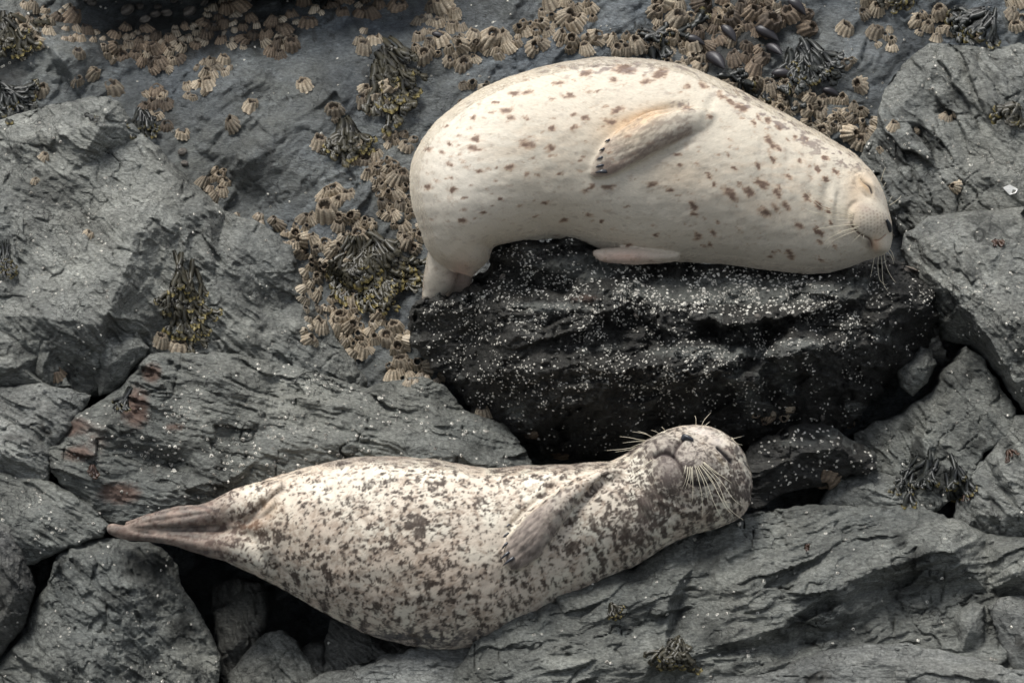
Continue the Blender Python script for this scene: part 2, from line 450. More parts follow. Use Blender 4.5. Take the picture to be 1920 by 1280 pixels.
def bedrock():
    X, Y = np.meshgrid(np.arange(-240, 2163, 3.2), np.arange(-240, 1503, 3.2))
    def height(X, Y):
        wx = X + 9 * fbm(X / 40, Y / 40, 901, 4); wy = Y + 9 * fbm(X / 40, Y / 40, 902, 4)
        f = facet_field(wx, wy, bed_knots)
        dw, tone, stain = detail(X, Y, 40, -.75, .75, 2.0, 1.3, 1.0, .55)
        return f + dw, tone, stain
    W, tone, stain = height(X, Y)
    tone = tone + .2 * np.exp(-(((X - 90) / 90) ** 2 + ((Y - 130) / 50) ** 2))
    for cx, cy, rx, ry, am in ((1370, 70, 120, 75, 1.0), (1500, 170, 60, 60, .8), (300, 70, 170, 60, .9), (500, 60, 90, 50, .9), (1790, 40, 70, 40, .8), (720, 120, 40, 90, .6), (700, 480, 90, 70, .7), (20, 130, 50, 100, .6), (1740, 900, 80, 70, 1.0), (300, 220, 60, 60, .6)):  # shade of the mound, arch and hollows painted into the bedrock colour
        stain = np.maximum(stain, am * np.exp(-(((X - cx) / rx) ** 2 + ((Y - cy) / ry) ** 2)))
    h, w = X.shape
    idx = np.arange(h * w).reshape(h, w)
    F = np.stack([idx[:-1, :-1].ravel(), idx[1:, :-1].ravel(), idx[1:, 1:].ravel(), idx[:-1, 1:].ravel()], 1)
    co = P(X.ravel(), Y.ravel(), W.ravel())
    # coarse apron carrying on round the fine sheet
    ring = np.concatenate([idx[0, :], idx[1:, -1], idx[-1, -2::-1], idx[-2:0:-1, 0]])
    base = len(co); prev = ring; vs = [co]; fs = [F]
    cx, cy = 960, 640
    rx = X.ravel()[ring]; ry = Y.ravel()[ring]; rw = W.ravel()[ring]
    for k, s in enumerate((1.15, 1.5, 2.2, 3.5, 6.0)):
        ax = cx + (rx - cx) * s; ay = cy + (ry - cy) * s
        aw = rw + (ry - ay) * -.0011 * 1.0 + .12 * fbm(ax / 300, ay / 300, 77, 4)
        vs.append(P(ax, ay, aw)); new = base + np.arange(len(ring))
        fs.append(np.stack([prev, np.roll(prev, -1), np.roll(new, -1), new], 1)[:, ::-1])
        prev = new; base += len(ring)
    nv = sum(len(v) for v in vs) - len(co)
    pad = lambda a, z: np.concatenate([a.ravel(), np.full(nv, z)])
    ob = mesh_np('rock_ground', np.concatenate(vs), fs, M['wet'], True, None, {'tone': pad(tone, .5), 'stain': pad(stain, .1), 'rust': pad(tone * 0, 0)})
    tag(ob, 'wet blue-grey bedrock slope behind and between the boulders', kind='structure')
    X, Y = np.meshgrid(GX, GY)
    D, _, _ = height(X, Y)
    DEPTH[:] = D; OWNER[:] = 0
    ROCKS.append('bedrock')
bedrock()

rock('added_shade_ledge', 'unseen ledge added above the frame, shading the recess of small round snails', 'shade',  # rock added out of view above, to darken the snail recess
     [(60, -230, -.7), (90, -60, -.8), (150, -22, -.85), (300, -16, -.9), (480, -18, -.9), (640, -20, -.9), (740, -60, -.85), (780, -230, -.7)],
     [(300, -80, -.72), (600, -90, -.72)], seed=11, T=.5)
rock('peaked_boulder', 'large grey pointed boulder with a seaweed clump hanging on its flank', 'grey',
     [(-235, 240, -.55), (0, 226, -.5), (60, 205, -.5), (110, 192, -.48), (160, 186, -.46), (198, 178, -.42), (228, 193, -.42), (262, 250, -.42),
      (335, 315, -.4), (420, 395, -.36), (500, 425, -.34), (545, 462, -.32), (570, 530, -.3), (610, 600, -.27), (650, 655, -.24), (690, 715, -.22),
      (690, 770, -.2), (300, 720, .02), (180, 745, .05), (0, 745, .06), (-235, 745, .06)],
     [(205, 212, -.30), (330, 338, -.27), (252, 440, .00), (238, 500, .10), (190, 608, .20), (300, 500, -.06), (275, 560, -.02), (262, 600, .02), (150, 428, -.16), (60, 462, -.14), (0, 590, .05), (100, 600, .14), (-235, 590, .02),
      (40, 262, -.33), (130, 330, -.24), (120, 250, -.31), (280, 625, -.03), (400, 520, -.15), (470, 470, -.2), (480, 640, -.09), (560, 610, -.16), (390, 395, -.24), (600, 690, -.12), (30, 640, .05), (-235, 400, -.2), (0, 360, -.24), (200, 380, -.2)],
     ang=.75, seed=21, T=.45, r=12, stretch=1.8, crack=1.2, tones=[(120, 510, 120, 60, .35), (120, 260, 160, 60, .25), (420, 520, 160, 120, .12)], stain_tints=[(20, 280, 50, 15, .6), (320, 520, 25, 50, .35)])  # tone patch paints the upward-lit left facet brighter
rock('block_rock', 'small squared grey block wedged below the pointed boulder', 'grey',
     [(158, 648, .08), (172, 626, .06), (215, 618, .06), (255, 622, .06), (278, 650, .06), (266, 672, .08), (240, 705, .1), (212, 738, .12), (190, 742, .12), (170, 705, .12)],
     [(180, 650, .15), (255, 650, .13), (200, 690, .17)], seed=31, T=.25, r=6, amp=.4, ang=1.3)
rock('leaning_slab', 'thin leaning slab fragment in the dark cleft beside the squared block', 'grey',
     [(62, 628, .05), (100, 612, .05), (128, 640, .05), (118, 690, .08), (132, 725, .1), (85, 735, .1), (55, 700, .08)],
     [(95, 650, .12), (80, 700, .14)], seed=33, T=.2, r=5, amp=.4, ang=1.2)
rock('edge_block', 'grey-brown block at the picture edge under the bright pyramid facet', 'grey',
     [(-235, 600, .05), (0, 600, .05), (50, 625, .06), (85, 660, .08), (62, 700, .1), (100, 726, .12), (-235, 740, .12)],
     [(20, 640, .13), (30, 690, .17), (-235, 660, .15)], seed=35, T=.3, amp=.6, ang=.2)
rock('weathered_rock', 'weathered light grey-brown rock beside the rusty corner of the long slab', 'pale',
     [(-235, 715, .12), (0, 722, .13), (80, 716, .14), (172, 740, .15), (140, 790, .2), (100, 850, .24), (90, 905, .26), (-235, 915, .26)],
     [(30, 760, .22), (90, 770, .22), (40, 850, .3), (-235, 800, .24)], seed=41, T=.35, ang=.5, plates=1.2, stain_tints=[(20, 820, 50, 25, .5)])
rock('long_slab', 'long layered slab sprinkled with white specks, red-brown patches at one corner', 'slab',
     [(282, 662, .12), (340, 658, .1), (440, 662, .05), (560, 690, .0), (690, 724, -.05), (735, 712, -.05), (790, 705, -.05), (835, 727, -.03), (870, 768, 0),
      (950, 800, .05), (990, 845, .1), (1010, 905, .2), (700, 960, .3), (450, 975, .33), (300, 990, .33), (220, 990, .33), (150, 950, .3), (95, 880, .28), (88, 838, .25), (150, 775, .2), (230, 722, .15)],
     [(250, 735, .26), (262, 690, .2), (330, 815, .33), (315, 870, .3), (420, 700, .18), (600, 752, .13), (500, 850, .34), (300, 920, .37), (700, 820, .22), (850, 850, .25), (180, 820, .30), (200, 900, .35), (420, 905, .36), (430, 925, .31), (700, 745, .06), (800, 740, .04), (440, 800, .27)],
     ang=.28, seed=51, T=.4, stretch=3.2, plates=1.5, crack=1.5,
     rust=[(255, 765, 30, 45, 1.0), (285, 700, 22, 22, .9), (140, 800, 45, 25, .8), (150, 850, 40, 20, .85), (225, 925, 45, 25, 1.0), (180, 830, 45, 60, .55), (330, 800, 30, 10, .7), (290, 880, 12, 25, .5)], tones=[(560, 720, 200, 25, .12)])
rock('striped_slab', 'narrow wet dark slab pointing at the tail flippers of the spotted seal', 'slab',
     [(-235, 885, .3), (0, 884, .3), (50, 886, .3), (90, 900, .31), (150, 935, .34), (205, 985, .38), (192, 1008, .4), (120, 1030, .42), (60, 1060, .42), (-235, 1090, .42)],
     [(40, 930, .38), (110, 960, .4), (60, 1010, .45), (-235, 980, .4)], ang=.55, seed=61, T=.35, stretch=3, stain_tints=[(60, 1000, 70, 30, .55)])
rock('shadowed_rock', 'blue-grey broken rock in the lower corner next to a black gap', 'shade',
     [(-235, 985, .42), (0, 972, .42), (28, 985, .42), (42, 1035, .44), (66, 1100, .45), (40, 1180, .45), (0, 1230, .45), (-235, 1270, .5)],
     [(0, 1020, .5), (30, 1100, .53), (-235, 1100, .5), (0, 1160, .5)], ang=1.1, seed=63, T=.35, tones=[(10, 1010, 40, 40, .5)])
rock('rounded_boulder', 'dark grey rough boulder under the tip of the tail flippers', 'slab',
     [(108, 1035, .43), (160, 1008, .4), (230, 1012, .4), (300, 1022, .38), (332, 1060, .36), (350, 1110, .36), (395, 1180, .38), (412, 1232, .42), (410, 1480, .6), (-235, 1480, .6), (-235, 1330, .5), (0, 1242, .45), (48, 1180, .43), (82, 1100, .43)],
     [(180, 1070, .52), (185, 1180, .62), (205, 1140, .6), (262, 1100, .50), (300, 1220, .52), (340, 1160, .43), (100, 1250, .6), (90, 1180, .52), (170, 1330, .7), (330, 1320, .6)], ang=.9, seed=71, T=.4, r=14, stretch=1.5, amp=1.15,
     stain_tints=[(270, 1060, 70, 40, .75), (340, 1180, 50, 60, .6)])
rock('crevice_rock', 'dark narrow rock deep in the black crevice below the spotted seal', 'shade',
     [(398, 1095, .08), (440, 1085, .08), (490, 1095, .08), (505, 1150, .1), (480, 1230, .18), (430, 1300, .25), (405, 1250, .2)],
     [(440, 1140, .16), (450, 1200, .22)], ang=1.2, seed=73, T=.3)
rock('small_angular_rock', 'angular grey rock peeking out of the crevice at the bottom edge', 'grey',
     [(415, 1300, .36), (430, 1262, .34), (455, 1228, .32), (498, 1188, .32), (530, 1180, .32), (562, 1212, .34), (600, 1248, .38), (622, 1290, .42), (620, 1480, .5), (410, 1480, .5)],
     [(520, 1220, .4), (480, 1270, .45), (560, 1280, .46)], ang=1.0, seed=75, T=.3)
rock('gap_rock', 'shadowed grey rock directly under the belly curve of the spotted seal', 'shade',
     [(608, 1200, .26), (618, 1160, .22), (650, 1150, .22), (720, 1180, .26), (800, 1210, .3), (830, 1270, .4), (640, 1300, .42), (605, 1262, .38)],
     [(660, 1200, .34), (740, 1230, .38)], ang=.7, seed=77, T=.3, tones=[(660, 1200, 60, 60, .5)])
rock('small_dark_rock', 'small dark rock between the angular rock and the pale bottom slab', 'shade',
     [(555, 1222, .3), (580, 1205, .3), (608, 1208, .3), (612, 1262, .38), (590, 1262, .38)], [(590, 1232, .36)], seed=79, T=.2, amp=.5)
rock('pale_bottom_slab', 'smooth pale slab along the bottom edge below the spotted seal', 'pale',
     [(556, 1290, .52), (600, 1266, .52), (650, 1250, .52), (720, 1228, .5), (790, 1214, .48), (880, 1205, .48), (930, 1220, .5), (930, 1480, .8), (540, 1480, .8)],
     [(700, 1250, .58), (850, 1240, .57), (640, 1300, .62)], ang=-.15, seed=81, T=.35, stretch=3.2, amp=.6, smooth=.3)
rock('pillow_rock', 'big layered grey rock that the spotted seal rests its head and chest on', 'slab',
     [(846, 1480, .86), (848, 1262, .62), (875, 1222, .58), (912, 1182, .55), (948, 1135, .50), (985, 1104, .48), (1050, 1076, .45), (1110, 1068, .44), (1185, 1062, .43), (1235, 1022, .40), (1268, 1002, .40), (1330, 988, .39), (1398, 962, .38),
      (1440, 954, .36), (1530, 945, .34), (1600, 948, .33), (1690, 944, .32), (1742, 956, .33), (1850, 1000, .35), (2155, 1030, .35), (2155, 1480, .8)],
     [(1150, 1120, .61), (1050, 1150, .62), (980, 1180, .64), (1300, 1060, .57), (1500, 1005, .50), (1690, 1010, .50), (1790, 1030, .56), (1920, 1060, .58), (1690, 1050, .58), (1400, 1120, .68), (1580, 1090, .66), (1460, 1175, .72), (1250, 1125, .69),
      (1270, 1145, .60), (1250, 1240, .74), (1000, 1250, .76), (1700, 1100, .50), (1850, 1110, .48), (1610, 1190, .62), (1480, 1200, .62), (1500, 1240, .70), (1900, 1075, .6), (1340, 1080, .62), (1100, 1240, .76), (1750, 1200, .60), (2155, 1200, .5)],
     ang=-.28, seed=91, T=.5, r=12, stretch=3.0, plates=1.6, crack=1.6, stain_tints=[(1780, 1080, 90, 30, .5), (1490, 1165, 40, 30, .6), (1330, 1110, 60, 12, .5), (1720, 1045, 25, 15, .7)], tones=[(1700, 1040, 50, 100, -.1)])
rock('cracked_block', 'upright cracked grey block between layered rock and the split slab', 'grey',
     [(1786, 1200, .58), (1795, 1150, .57), (1820, 1132, .57), (1846, 1136, .57), (1842, 1185, .6), (1856, 1255, .62), (1800, 1250, .62)],
     [(1815, 1180, .64)], seed=95, T=.25, amp=.4, ang=1.4)
rock('split_slab', 'brownish-grey slab split by a long crack, at the lower edge of the picture', 'pale',
     [(1850, 1140, .57), (1880, 1118, .57), (2155, 1095, .57), (2155, 1320, .7), (1925, 1290, .68), (1895, 1250, .66), (1872, 1200, .62)],
     [(1900, 1150, .64), (1920, 1200, .68)], seed=97, T=.3, amp=.6, ang=1.1, stain_tints=[(1920, 1210, 30, 30, .6)])
rock('smooth_bottom_rock', 'smooth pale arching rock filling the bottom corner', 'pale',
     [(1285, 1480, 1.0), (1300, 1268, .75), (1380, 1254, .73), (1460, 1247, .72), (1550, 1218, .7), (1640, 1204, .7), (1710, 1207, .7), (1800, 1226, .7), (1890, 1252, .72), (2155, 1280, .76), (2155, 1480, 1.0)],
     [(1640, 1235, .78), (1450, 1270, .8), (1850, 1270, .8)], ang=.05, seed=99, T=.4, stretch=3.5, amp=.55, smooth=.3)
# under and right of the dark boulder
rock('deep_grey_rock', 'shadowed grey rock under the slanting overhang, streaked with weed', 'slab',
     [(1590, 880, .0), (1600, 815, -.02), (1650, 790, -.02), (1700, 770, -.02), (1760, 722, -.03), (1766, 702, -.04), (1812, 650, -.06), (1838, 662, -.05), (1868, 710, 0), (1905, 765, .05), (1905, 810, .12), (1850, 850, .16), (1820, 900, .2), (1760, 960, .2), (1660, 950, .15), (1600, 920, .1)],
     [(1800, 720, .05), (1850, 780, .14), (1760, 800, .12), (1700, 860, .12), (1720, 790, .05), (1650, 850, .06)], ang=.9, seed=111, T=.35, crack=1.4, stain_tints=[(1720, 850, 20, 50, .8), (1760, 900, 60, 30, .9), (1660, 900, 50, 25, .8), (1700, 800, 20, 20, .7)])
rock('lumpy_rock', 'small lumpy pale rock in the black hollow beside the dark boulder', 'grey',
     [(1682, 700, -.02), (1690, 680, -.03), (1715, 665, -.04), (1728, 648, -.05), (1746, 654, -.05), (1758, 685, -.03), (1740, 715, 0), (1712, 742, 0), (1690, 728, 0)],
     [(1712, 690, .05), (1738, 690, .04)], seed=113, T=.15, amp=.6, ang=.6, r=12)
rock('right_edge_rock', 'blocky grey rock column at the picture edge with a vertical crack', 'grey',
     [(1786, 1010, .26), (1792, 940, .22), (1815, 885, .18), (1850, 862, .16), (1878, 815, .12), (1905, 780, .1), (2155, 760, .1), (2155, 1060, .42), (1860, 1012, .32)],
     [(1840, 920, .28), (1862, 905, .24), (1872, 880, .3), (1920, 860, .26), (1920, 960, .38), (1830, 970, .33)], ang=.7, seed=115, T=.35, crack=1.5, stain_tints=[(1860, 940, 10, 70, .5)])
rock('low_dome_rock', 'low domed grey rock between the flat black slab and the weed tangle', 'grey',
     [(1530, 965, .18), (1545, 925, .16), (1575, 893, .14), (1630, 882, .13), (1690, 892, .13), (1722, 925, .16), (1745, 970, .24)],
     [(1620, 915, .24), (1680, 935, .26)], seed=117, T=.25, amp=.6)
rock('flat_black_slab', 'flat black layered slab behind the spotted seal head, dotted with white', 'dark',
     [(1380, 900, .25), (1396, 846, .22), (1430, 818, .18), (1500, 793, .14), (1555, 797, .12), (1598, 822, .14), (1642, 845, .17), (1642, 880, .2), (1560, 905, .22), (1470, 925, .26), (1420, 955, .3), (1385, 945, .3)],
     [(1480, 825, .28), (1580, 840, .26), (1500, 850, .30), (1500, 862, .24), (1610, 862, .24), (1480, 885, .30), (1430, 900, .32)], ang=-.12, seed=119, T=.3, stretch=4, plates=1.4, crack=1.3, stain_tints=[(1500, 830, 90, 15, .5)])
rock('slanting_boulder', 'large smooth grey rock with a black slanting underside', 'grey',
     [(1690, 470, -.25), (1697, 440, -.28), (1740, 408, -.32), (1830, 395, -.34), (2155, 370, -.38), (2155, 900, .15), (1935, 790, .05), (1905, 748, .02), (1878, 712, -.05), (1820, 650, -.12), (1765, 640, -.2), (1738, 560, -.2), (1715, 520, -.22)],
     [(1745, 455, -.12), (1760, 530, -.02), (1735, 500, -.1), (1790, 548, .06), (1850, 628, .16), (1905, 715, .2), (1850, 480, -.02), (1920, 600, .2), (1920, 480, -.02), (1830, 550, .09), (2155, 600, .25)],
     ang=.85, seed=121, T=.4, r=8, stretch=1.6, crack=1.3, amp=.85, tones=[(1850, 520, 100, 150, .15)])
rock('slate_ledge', 'fractured slate ledge of overlapping plates beyond the cream seal head', 'grey',
     [(1612, 300, -.56), (1640, 240, -.62), (1655, 170, -.70), (1705, 110, -.76), (1742, 80, -.78), (1850, 88, -.78), (2155, 70, -.8), (2155, 460, -.3), (1850, 450, -.35), (1700, 445, -.40), (1660, 400, -.44), (1640, 340, -.5)],
     [(1750, 130, -.64), (1860, 200, -.55), (1740, 230, -.54), (1760, 200, -.60), (1800, 330, -.40), (1920, 330, -.38), (1900, 150, -.62), (1700, 340, -.44), (1690, 200, -.58), (1820, 280, -.50), (1880, 260, -.46)],
     ang=.95, seed=131, T=.35, stretch=3.0, plates=2.6, crack=1.8, tones=[(1760, 200, 120, 120, .15)])
# the dark boulder
rock('dark_boulder', 'huge black boulder densely dotted with tiny barnacles, carrying the cream seal', 'dark',
     [(762, 602, -.2), (785, 572, -.2), (820, 548, -.18), (898, 536, -.14), (890, 512, -.12), (916, 496, -.10), (922, 466, -.10), (958, 446, .02), (1040, 441, .02), (1078, 446, -.02), (1120, 462, -.06), (1200, 476, -.05), (1300, 486, -.05), (1400, 492, -.05), (1500, 500, -.05),
      (1580, 492, -.06), (1650, 480, -.08), (1696, 492, -.08), (1735, 530, -.08), (1760, 582, -.08), (1756, 640, -.1), (1700, 702, -.1), (1642, 748, -.1), (1602, 792, -.1), (1500, 830, -.1), (1350, 852, -.1), (1150, 862, -.1), (1040, 850, -.1), (950, 822, -.1), (890, 778, -.08), (850, 722, -.1), (800, 672, -.14), (772, 642, -.18)],
     [(900, 556, .04), (870, 575, .05), (835, 612, -.02), (812, 572, -.08), (880, 620, .0), (850, 660, -.06), (965, 474, .09), (935, 500, .02), (930, 520, .08), (915, 545, .07), (985, 500, .13), (1045, 492, .14), (1000, 530, .06), (1065, 536, .08), (1040, 470, .08),
      (1205, 606, .22), (1285, 632, .33), (1395, 616, .32), (1300, 712, .36), (1425, 655, .20), (1495, 606, .29), (1230, 570, .30), (1110, 500, .12), (1080, 548, .19), (1000, 556, .18), (940, 566, .16), (1090, 620, .24), (1010, 640, .22), (950, 610, .19), (1130, 505, .08), (1250, 530, .15), (1180, 560, .22), (1400, 540, .15), (1550, 530, .12), (1640, 512, .06),
      (1150, 592, .29), (1230, 596, .31), (1330, 600, .31), (1430, 590, .30), (1530, 574, .27), (1600, 556, .20), (1160, 612, .20), (1240, 618, .19), (1340, 622, .19), (1440, 612, .18), (1540, 596, .17), (1610, 580, .13),
      (1160, 660, .27), (1250, 655, .29), (1350, 650, .29), (1450, 640, .27), (1540, 622, .23), (1170, 690, .38), (1260, 688, .40), (1360, 684, .40), (1460, 672, .37), (1550, 650, .29), (1180, 716, .28), (1270, 716, .28), (1370, 712, .27), (1470, 700, .25),
      (1060, 690, .30), (1000, 700, .24), (950, 690, .17), (1040, 760, .22), (1130, 770, .22), (1300, 775, .18), (1450, 765, .13), (1200, 815, .08), (1700, 560, .08), (1650, 600, .16), (1640, 660, .12), (1580, 720, .08), (880, 720, .05)],
     ang=-.15, seed=141, T=.45, r=16, stretch=2.0, plates=2.4, crack=1.3, amp=1.2, rough=20,
     stain_tints=[(1380, 545, 260, 30, .95), (1100, 500, 90, 30, .9), (1350, 660, 170, 16, .85), (1500, 645, 70, 16, .7), (1030, 575, 90, 14, .75), (1600, 540, 70, 30, .6), (1120, 650, 80, 20, .5), (870, 560, 50, 16, .5)],  # paler colour along the ledge tops
     rust=[(1100, 560, 50, 12, .6), (1620, 640, 70, 60, .25)])
# ------------------------------------------------------------------ seals
def fur_mat(name, rough=.62):
    t = NT(name)
    col = t.attr('pelt', 'Color')
    fl = t.attr('flow', 'Vector')
    m = t.mapping((0, 0, 0), (38, 260, 0), fl)
    st = t.noise(1.0, 4, .65, m, .8)
    m2 = t.mapping((0, 0, 0), (80, 620, 0), fl)
    st2 = t.noise(1.0, 3, .6, m2, .6)
    c = t.mix(1.0, col, t.ramp(st, [(.25, .86), (.5, 1.0), (.75, 1.1)]), 'MULTIPLY')
    c = t.mix(1.0, c, t.ramp(st2, [(.25, .86), (.5, 1.0), (.75, 1.12)]), 'MULTIPLY')
    t.lk(c, t.b.inputs['Base Color'])
    t.b.inputs['Roughness'].default_value = rough
    t.b.inputs['Specular IOR Level'].default_value = .25
    t.b.inputs['Sheen Weight'].default_value = .12
    t.b.inputs['Sheen Roughness'].default_value = .4
    t.b.inputs['Subsurface Weight'].default_value = .0
    nrm = t.bump(st, .22, .005)
    nrm = t.bump(st2, .22, .002, nrm)
    t.lk(nrm, t.b.inputs['Normal'])
    return t.m
M['fur'] = fur_mat('seal_fur')

th_ = NT('fur_hair')
th_.lk(th_.attr('hair_pelt', 'Color'), th_.b.inputs['Base Color']); th_.b.inputs['Roughness'].default_value = .6
th_.b.inputs['Specular IOR Level'].default_value = .3
M['hair'] = th_.m

def plain_mat(name, col, rough=.5, spec=.5, attr=None):
    t = NT(name)
    c = t.mix(t.ramp(t.noise(90, 4), [(.3, 0.0), (.7, 1.0)]), tuple(x * .8 for x in col), tuple(min(1, x * 1.2) for x in col))
    t.lk(c, t.b.inputs['Base Color'])
    t.b.inputs['Roughness'].default_value = rough; t.b.inputs['Specular IOR Level'].default_value = spec
    t.lk(t.bump(t.noise(300, 3), .2, .001), t.b.inputs['Normal'])
    return t.m
M['claw'] = plain_mat('claw_horn', (.035, .036, .042), .3, .6)
M['nose'] = plain_mat('nose_skin', (.022, .024, .03), .35, .6)
M['whisker'] = plain_mat('whisker_hair', (.62, .56, .42), .4)

def catmull(pts, n):
    A = np.array(pts, float)
    c = np.stack([(A[:, 0] + A[:, 2]) / 2, (A[:, 1] + A[:, 3]) / 2], 1)
    seg = np.sqrt(((c[1:] - c[:-1]) ** 2).sum(1)) + .5 * (np.abs(A[1:, :4] - A[:-1, :4]).sum(1)) * .25 + 2
    T = np.concatenate([[0], np.cumsum(seg)])
    u = np.linspace(0, T[-1], n)
    out = np.zeros((n, A.shape[1]))
    # monotone-ish cubic (finite-difference Hermite)
    m = np.zeros_like(A)
    d = (A[1:] - A[:-1]) / seg[:, None]
    m[0] = d[0]; m[-1] = d[-1]
    m[1:-1] = (d[1:] * seg[:-1, None] + d[:-1] * seg[1:, None]) / (seg[1:] + seg[:-1])[:, None]
    k = np.clip(np.searchsorted(T, u, side='right') - 1, 0, len(T) - 2)
    h = seg[k]; t = ((u - T[k]) / h)[:, None]; h = h[:, None]
    out = (2 * t**3 - 3 * t**2 + 1) * A[k] + (t**3 - 2 * t**2 + t) * h * m[k] + (-2 * t**3 + 3 * t**2) * A[k + 1] + (t**3 - t**2) * h * m[k + 1]
    return out

def loft(st, n=200, m=72, ex=1.0):
    """st rows: outer x, outer y, inner x, inner y, centre w, front depth, back depth -> verts, faces, flow coords"""
    A = catmull(st, n)
    ang = np.linspace(0, 2 * np.pi, m, endpoint=False) + np.pi / 2 * 3
    ca = np.sign(np.cos(ang)) * np.abs(np.cos(ang)) ** ex; sa = np.sign(np.sin(ang)) * np.abs(np.sin(ang)) ** ex
    cx = (A[:, 0] + A[:, 2]) / 2; cy = (A[:, 1] + A[:, 3]) / 2
    ax = (A[:, 0] - A[:, 2]) / 2; ay = (A[:, 1] - A[:, 3]) / 2
    X = cx[:, None] + ax[:, None] * ca; Y = cy[:, None] + ay[:, None] * ca
    W = A[:, 4][:, None] + np.where(sa > 0, A[:, 5][:, None], A[:, 6][:, None]) * sa
    co = P(X, Y, W)
    cen = co.mean(1)
    s = np.concatenate([[0], np.cumsum(np.sqrt(((cen[1:] - cen[:-1]) ** 2).sum(1)))])
    rr = np.sqrt(ax ** 2 + ay ** 2) / 600
    fl = np.stack([np.repeat(s[:, None], m, 1), (np.arange(m) / m * 6.283)[None, :] * np.maximum(rr, .02)[:, None] * .9], 2)
    V = co.reshape(-1, 3)
    idx = np.arange(n * m).reshape(n, m)
    F = np.stack([idx[:-1], np.roll(idx, -1, 1)[:-1], np.roll(idx, -1, 1)[1:], idx[1:]], 2).reshape(-1, 4)
    caps = []
    V = np.concatenate([V, cen[:1], cen[-1:]])
    i0, i1 = n * m, n * m + 1
    c0 = np.stack([np.full(m, i0), np.roll(idx[0], -1), idx[0]], 1); c1 = np.stack([np.full(m, i1), idx[-1], np.roll(idx[-1], -1)], 1)
    fl = np.concatenate([fl.reshape(-1, 2), [[0, 0]], [[s[-1], 0]]])
    tg = np.gradient(co, axis=0).reshape(-1, 3); tg = np.concatenate([tg, tg[:1], tg[-1:]])
    tg /= np.linalg.norm(tg, axis=1)[:, None] + 1e-12
    return V, F, np.concatenate([c0, c1]), np.concatenate([fl, tg], 1)

def bvh_of(V, F, C):
    return BVHTree.FromPolygons([tuple(v) for v in V], [tuple(f) for f in F.tolist()] + [tuple(f) for f in C.tolist()])

def front(bvh, px, py):
    """w of the front surface under survey position"""
    p = P(px, py, 0); d = p - CAM; d /= np.linalg.norm(d)
    hit = bvh.ray_cast(Vector(CAM), Vector(d))
    if hit[0] is None: return None
    return DIST - (np.array(hit[0]) - CAM) @ FW

def fuse(name, lofts, voxel, smooth=5):
    vs = []; q = []; t3 = []; fl = []; o = 0
    for V, F, C, f in lofts:
        vs.append(V); q.append(F + o); t3.append(C + o); fl.append(f); o += len(V)
    vs = np.concatenate(vs); fl = np.concatenate(fl)
    ob = mesh_np(name + '_cage', vs, [np.concatenate(q), np.concatenate(t3)])
    md = ob.modifiers.new('r', 'REMESH'); md.mode = 'VOXEL'; md.voxel_size = voxel; md.use_smooth_shade = True
    ms = ob.modifiers.new('s', 'SMOOTH'); ms.factor = .5; ms.iterations = smooth
    dg = bpy.context.evaluated_depsgraph_get()
    me = bpy.data.meshes.new_from_object(ob.evaluated_get(dg))
    old = ob.data
    bpy.data.objects.remove(ob); bpy.data.meshes.remove(old)
    me.name = name
    return me, vs, fl

def refine(me, test):
    bm = bmesh.new(); bm.from_mesh(me)
    co = np.array([v.co[:] for v in bm.verts]); m = test(*unP(co))
    es = [e for e in bm.edges if m[e.verts[0].index] and m[e.verts[1].index]]
    bmesh.ops.subdivide_edges(bm, edges=es, cuts=1, use_grid_fill=True, smooth=0)
    bmesh.ops.triangulate(bm, faces=[f for f in bm.faces if len(f.verts) > 4])
    for f in bm.faces: f.smooth = True
    bm.to_mesh(me); bm.free(); me.update()

def arrs(me):
    n = len(me.vertices)
    co = np.empty(n * 3, np.float32); me.vertices.foreach_get('co', co)
    no = np.empty(n * 3, np.float32); me.vertices.foreach_get('normal', no)
    return co.reshape(-1, 3).astype(float), no.reshape(-1, 3).astype(float)

def pline(px, py, pts):
    d = np.full(px.shape, 1e9); tt = np.zeros(px.shape); L = 0
    tot = sum(math.dist(pts[i][:2], pts[i + 1][:2]) for i in range(len(pts) - 1))
    for (x0, y0), (x1, y1) in zip(pts[:-1], pts[1:]):
        ex, ey = x1 - x0, y1 - y0; l = math.hypot(ex, ey)
        t = np.clip(((px - x0) * ex + (py - y0) * ey) / (l * l + 1e-9), 0, 1)
        q = np.hypot(px - x0 - t * ex, py - y0 - t * ey)
        m = q < d; d = np.where(m, q, d); tt = np.where(m, (L + t * l) / tot, tt); L += l
    return d, tt

def smooth_line(pts, n=8):
    """Catmull-Rom through picture points"""
    p = [pts[0]] + list(pts) + [pts[-1]]; out = []
    for i in range(1, len(p) - 2):
        a, b, c, d = [np.array(x, float) for x in p[i - 1:i + 3]]
        for k in range(n):
            t = k / n
            out.append(tuple(.5 * (2 * b + (c - a) * t + (2 * a - 5 * b + 4 * c - d) * t * t + (3 * b - a - 3 * c + d) * t ** 3)))
    out.append(tuple(pts[-1])); return out

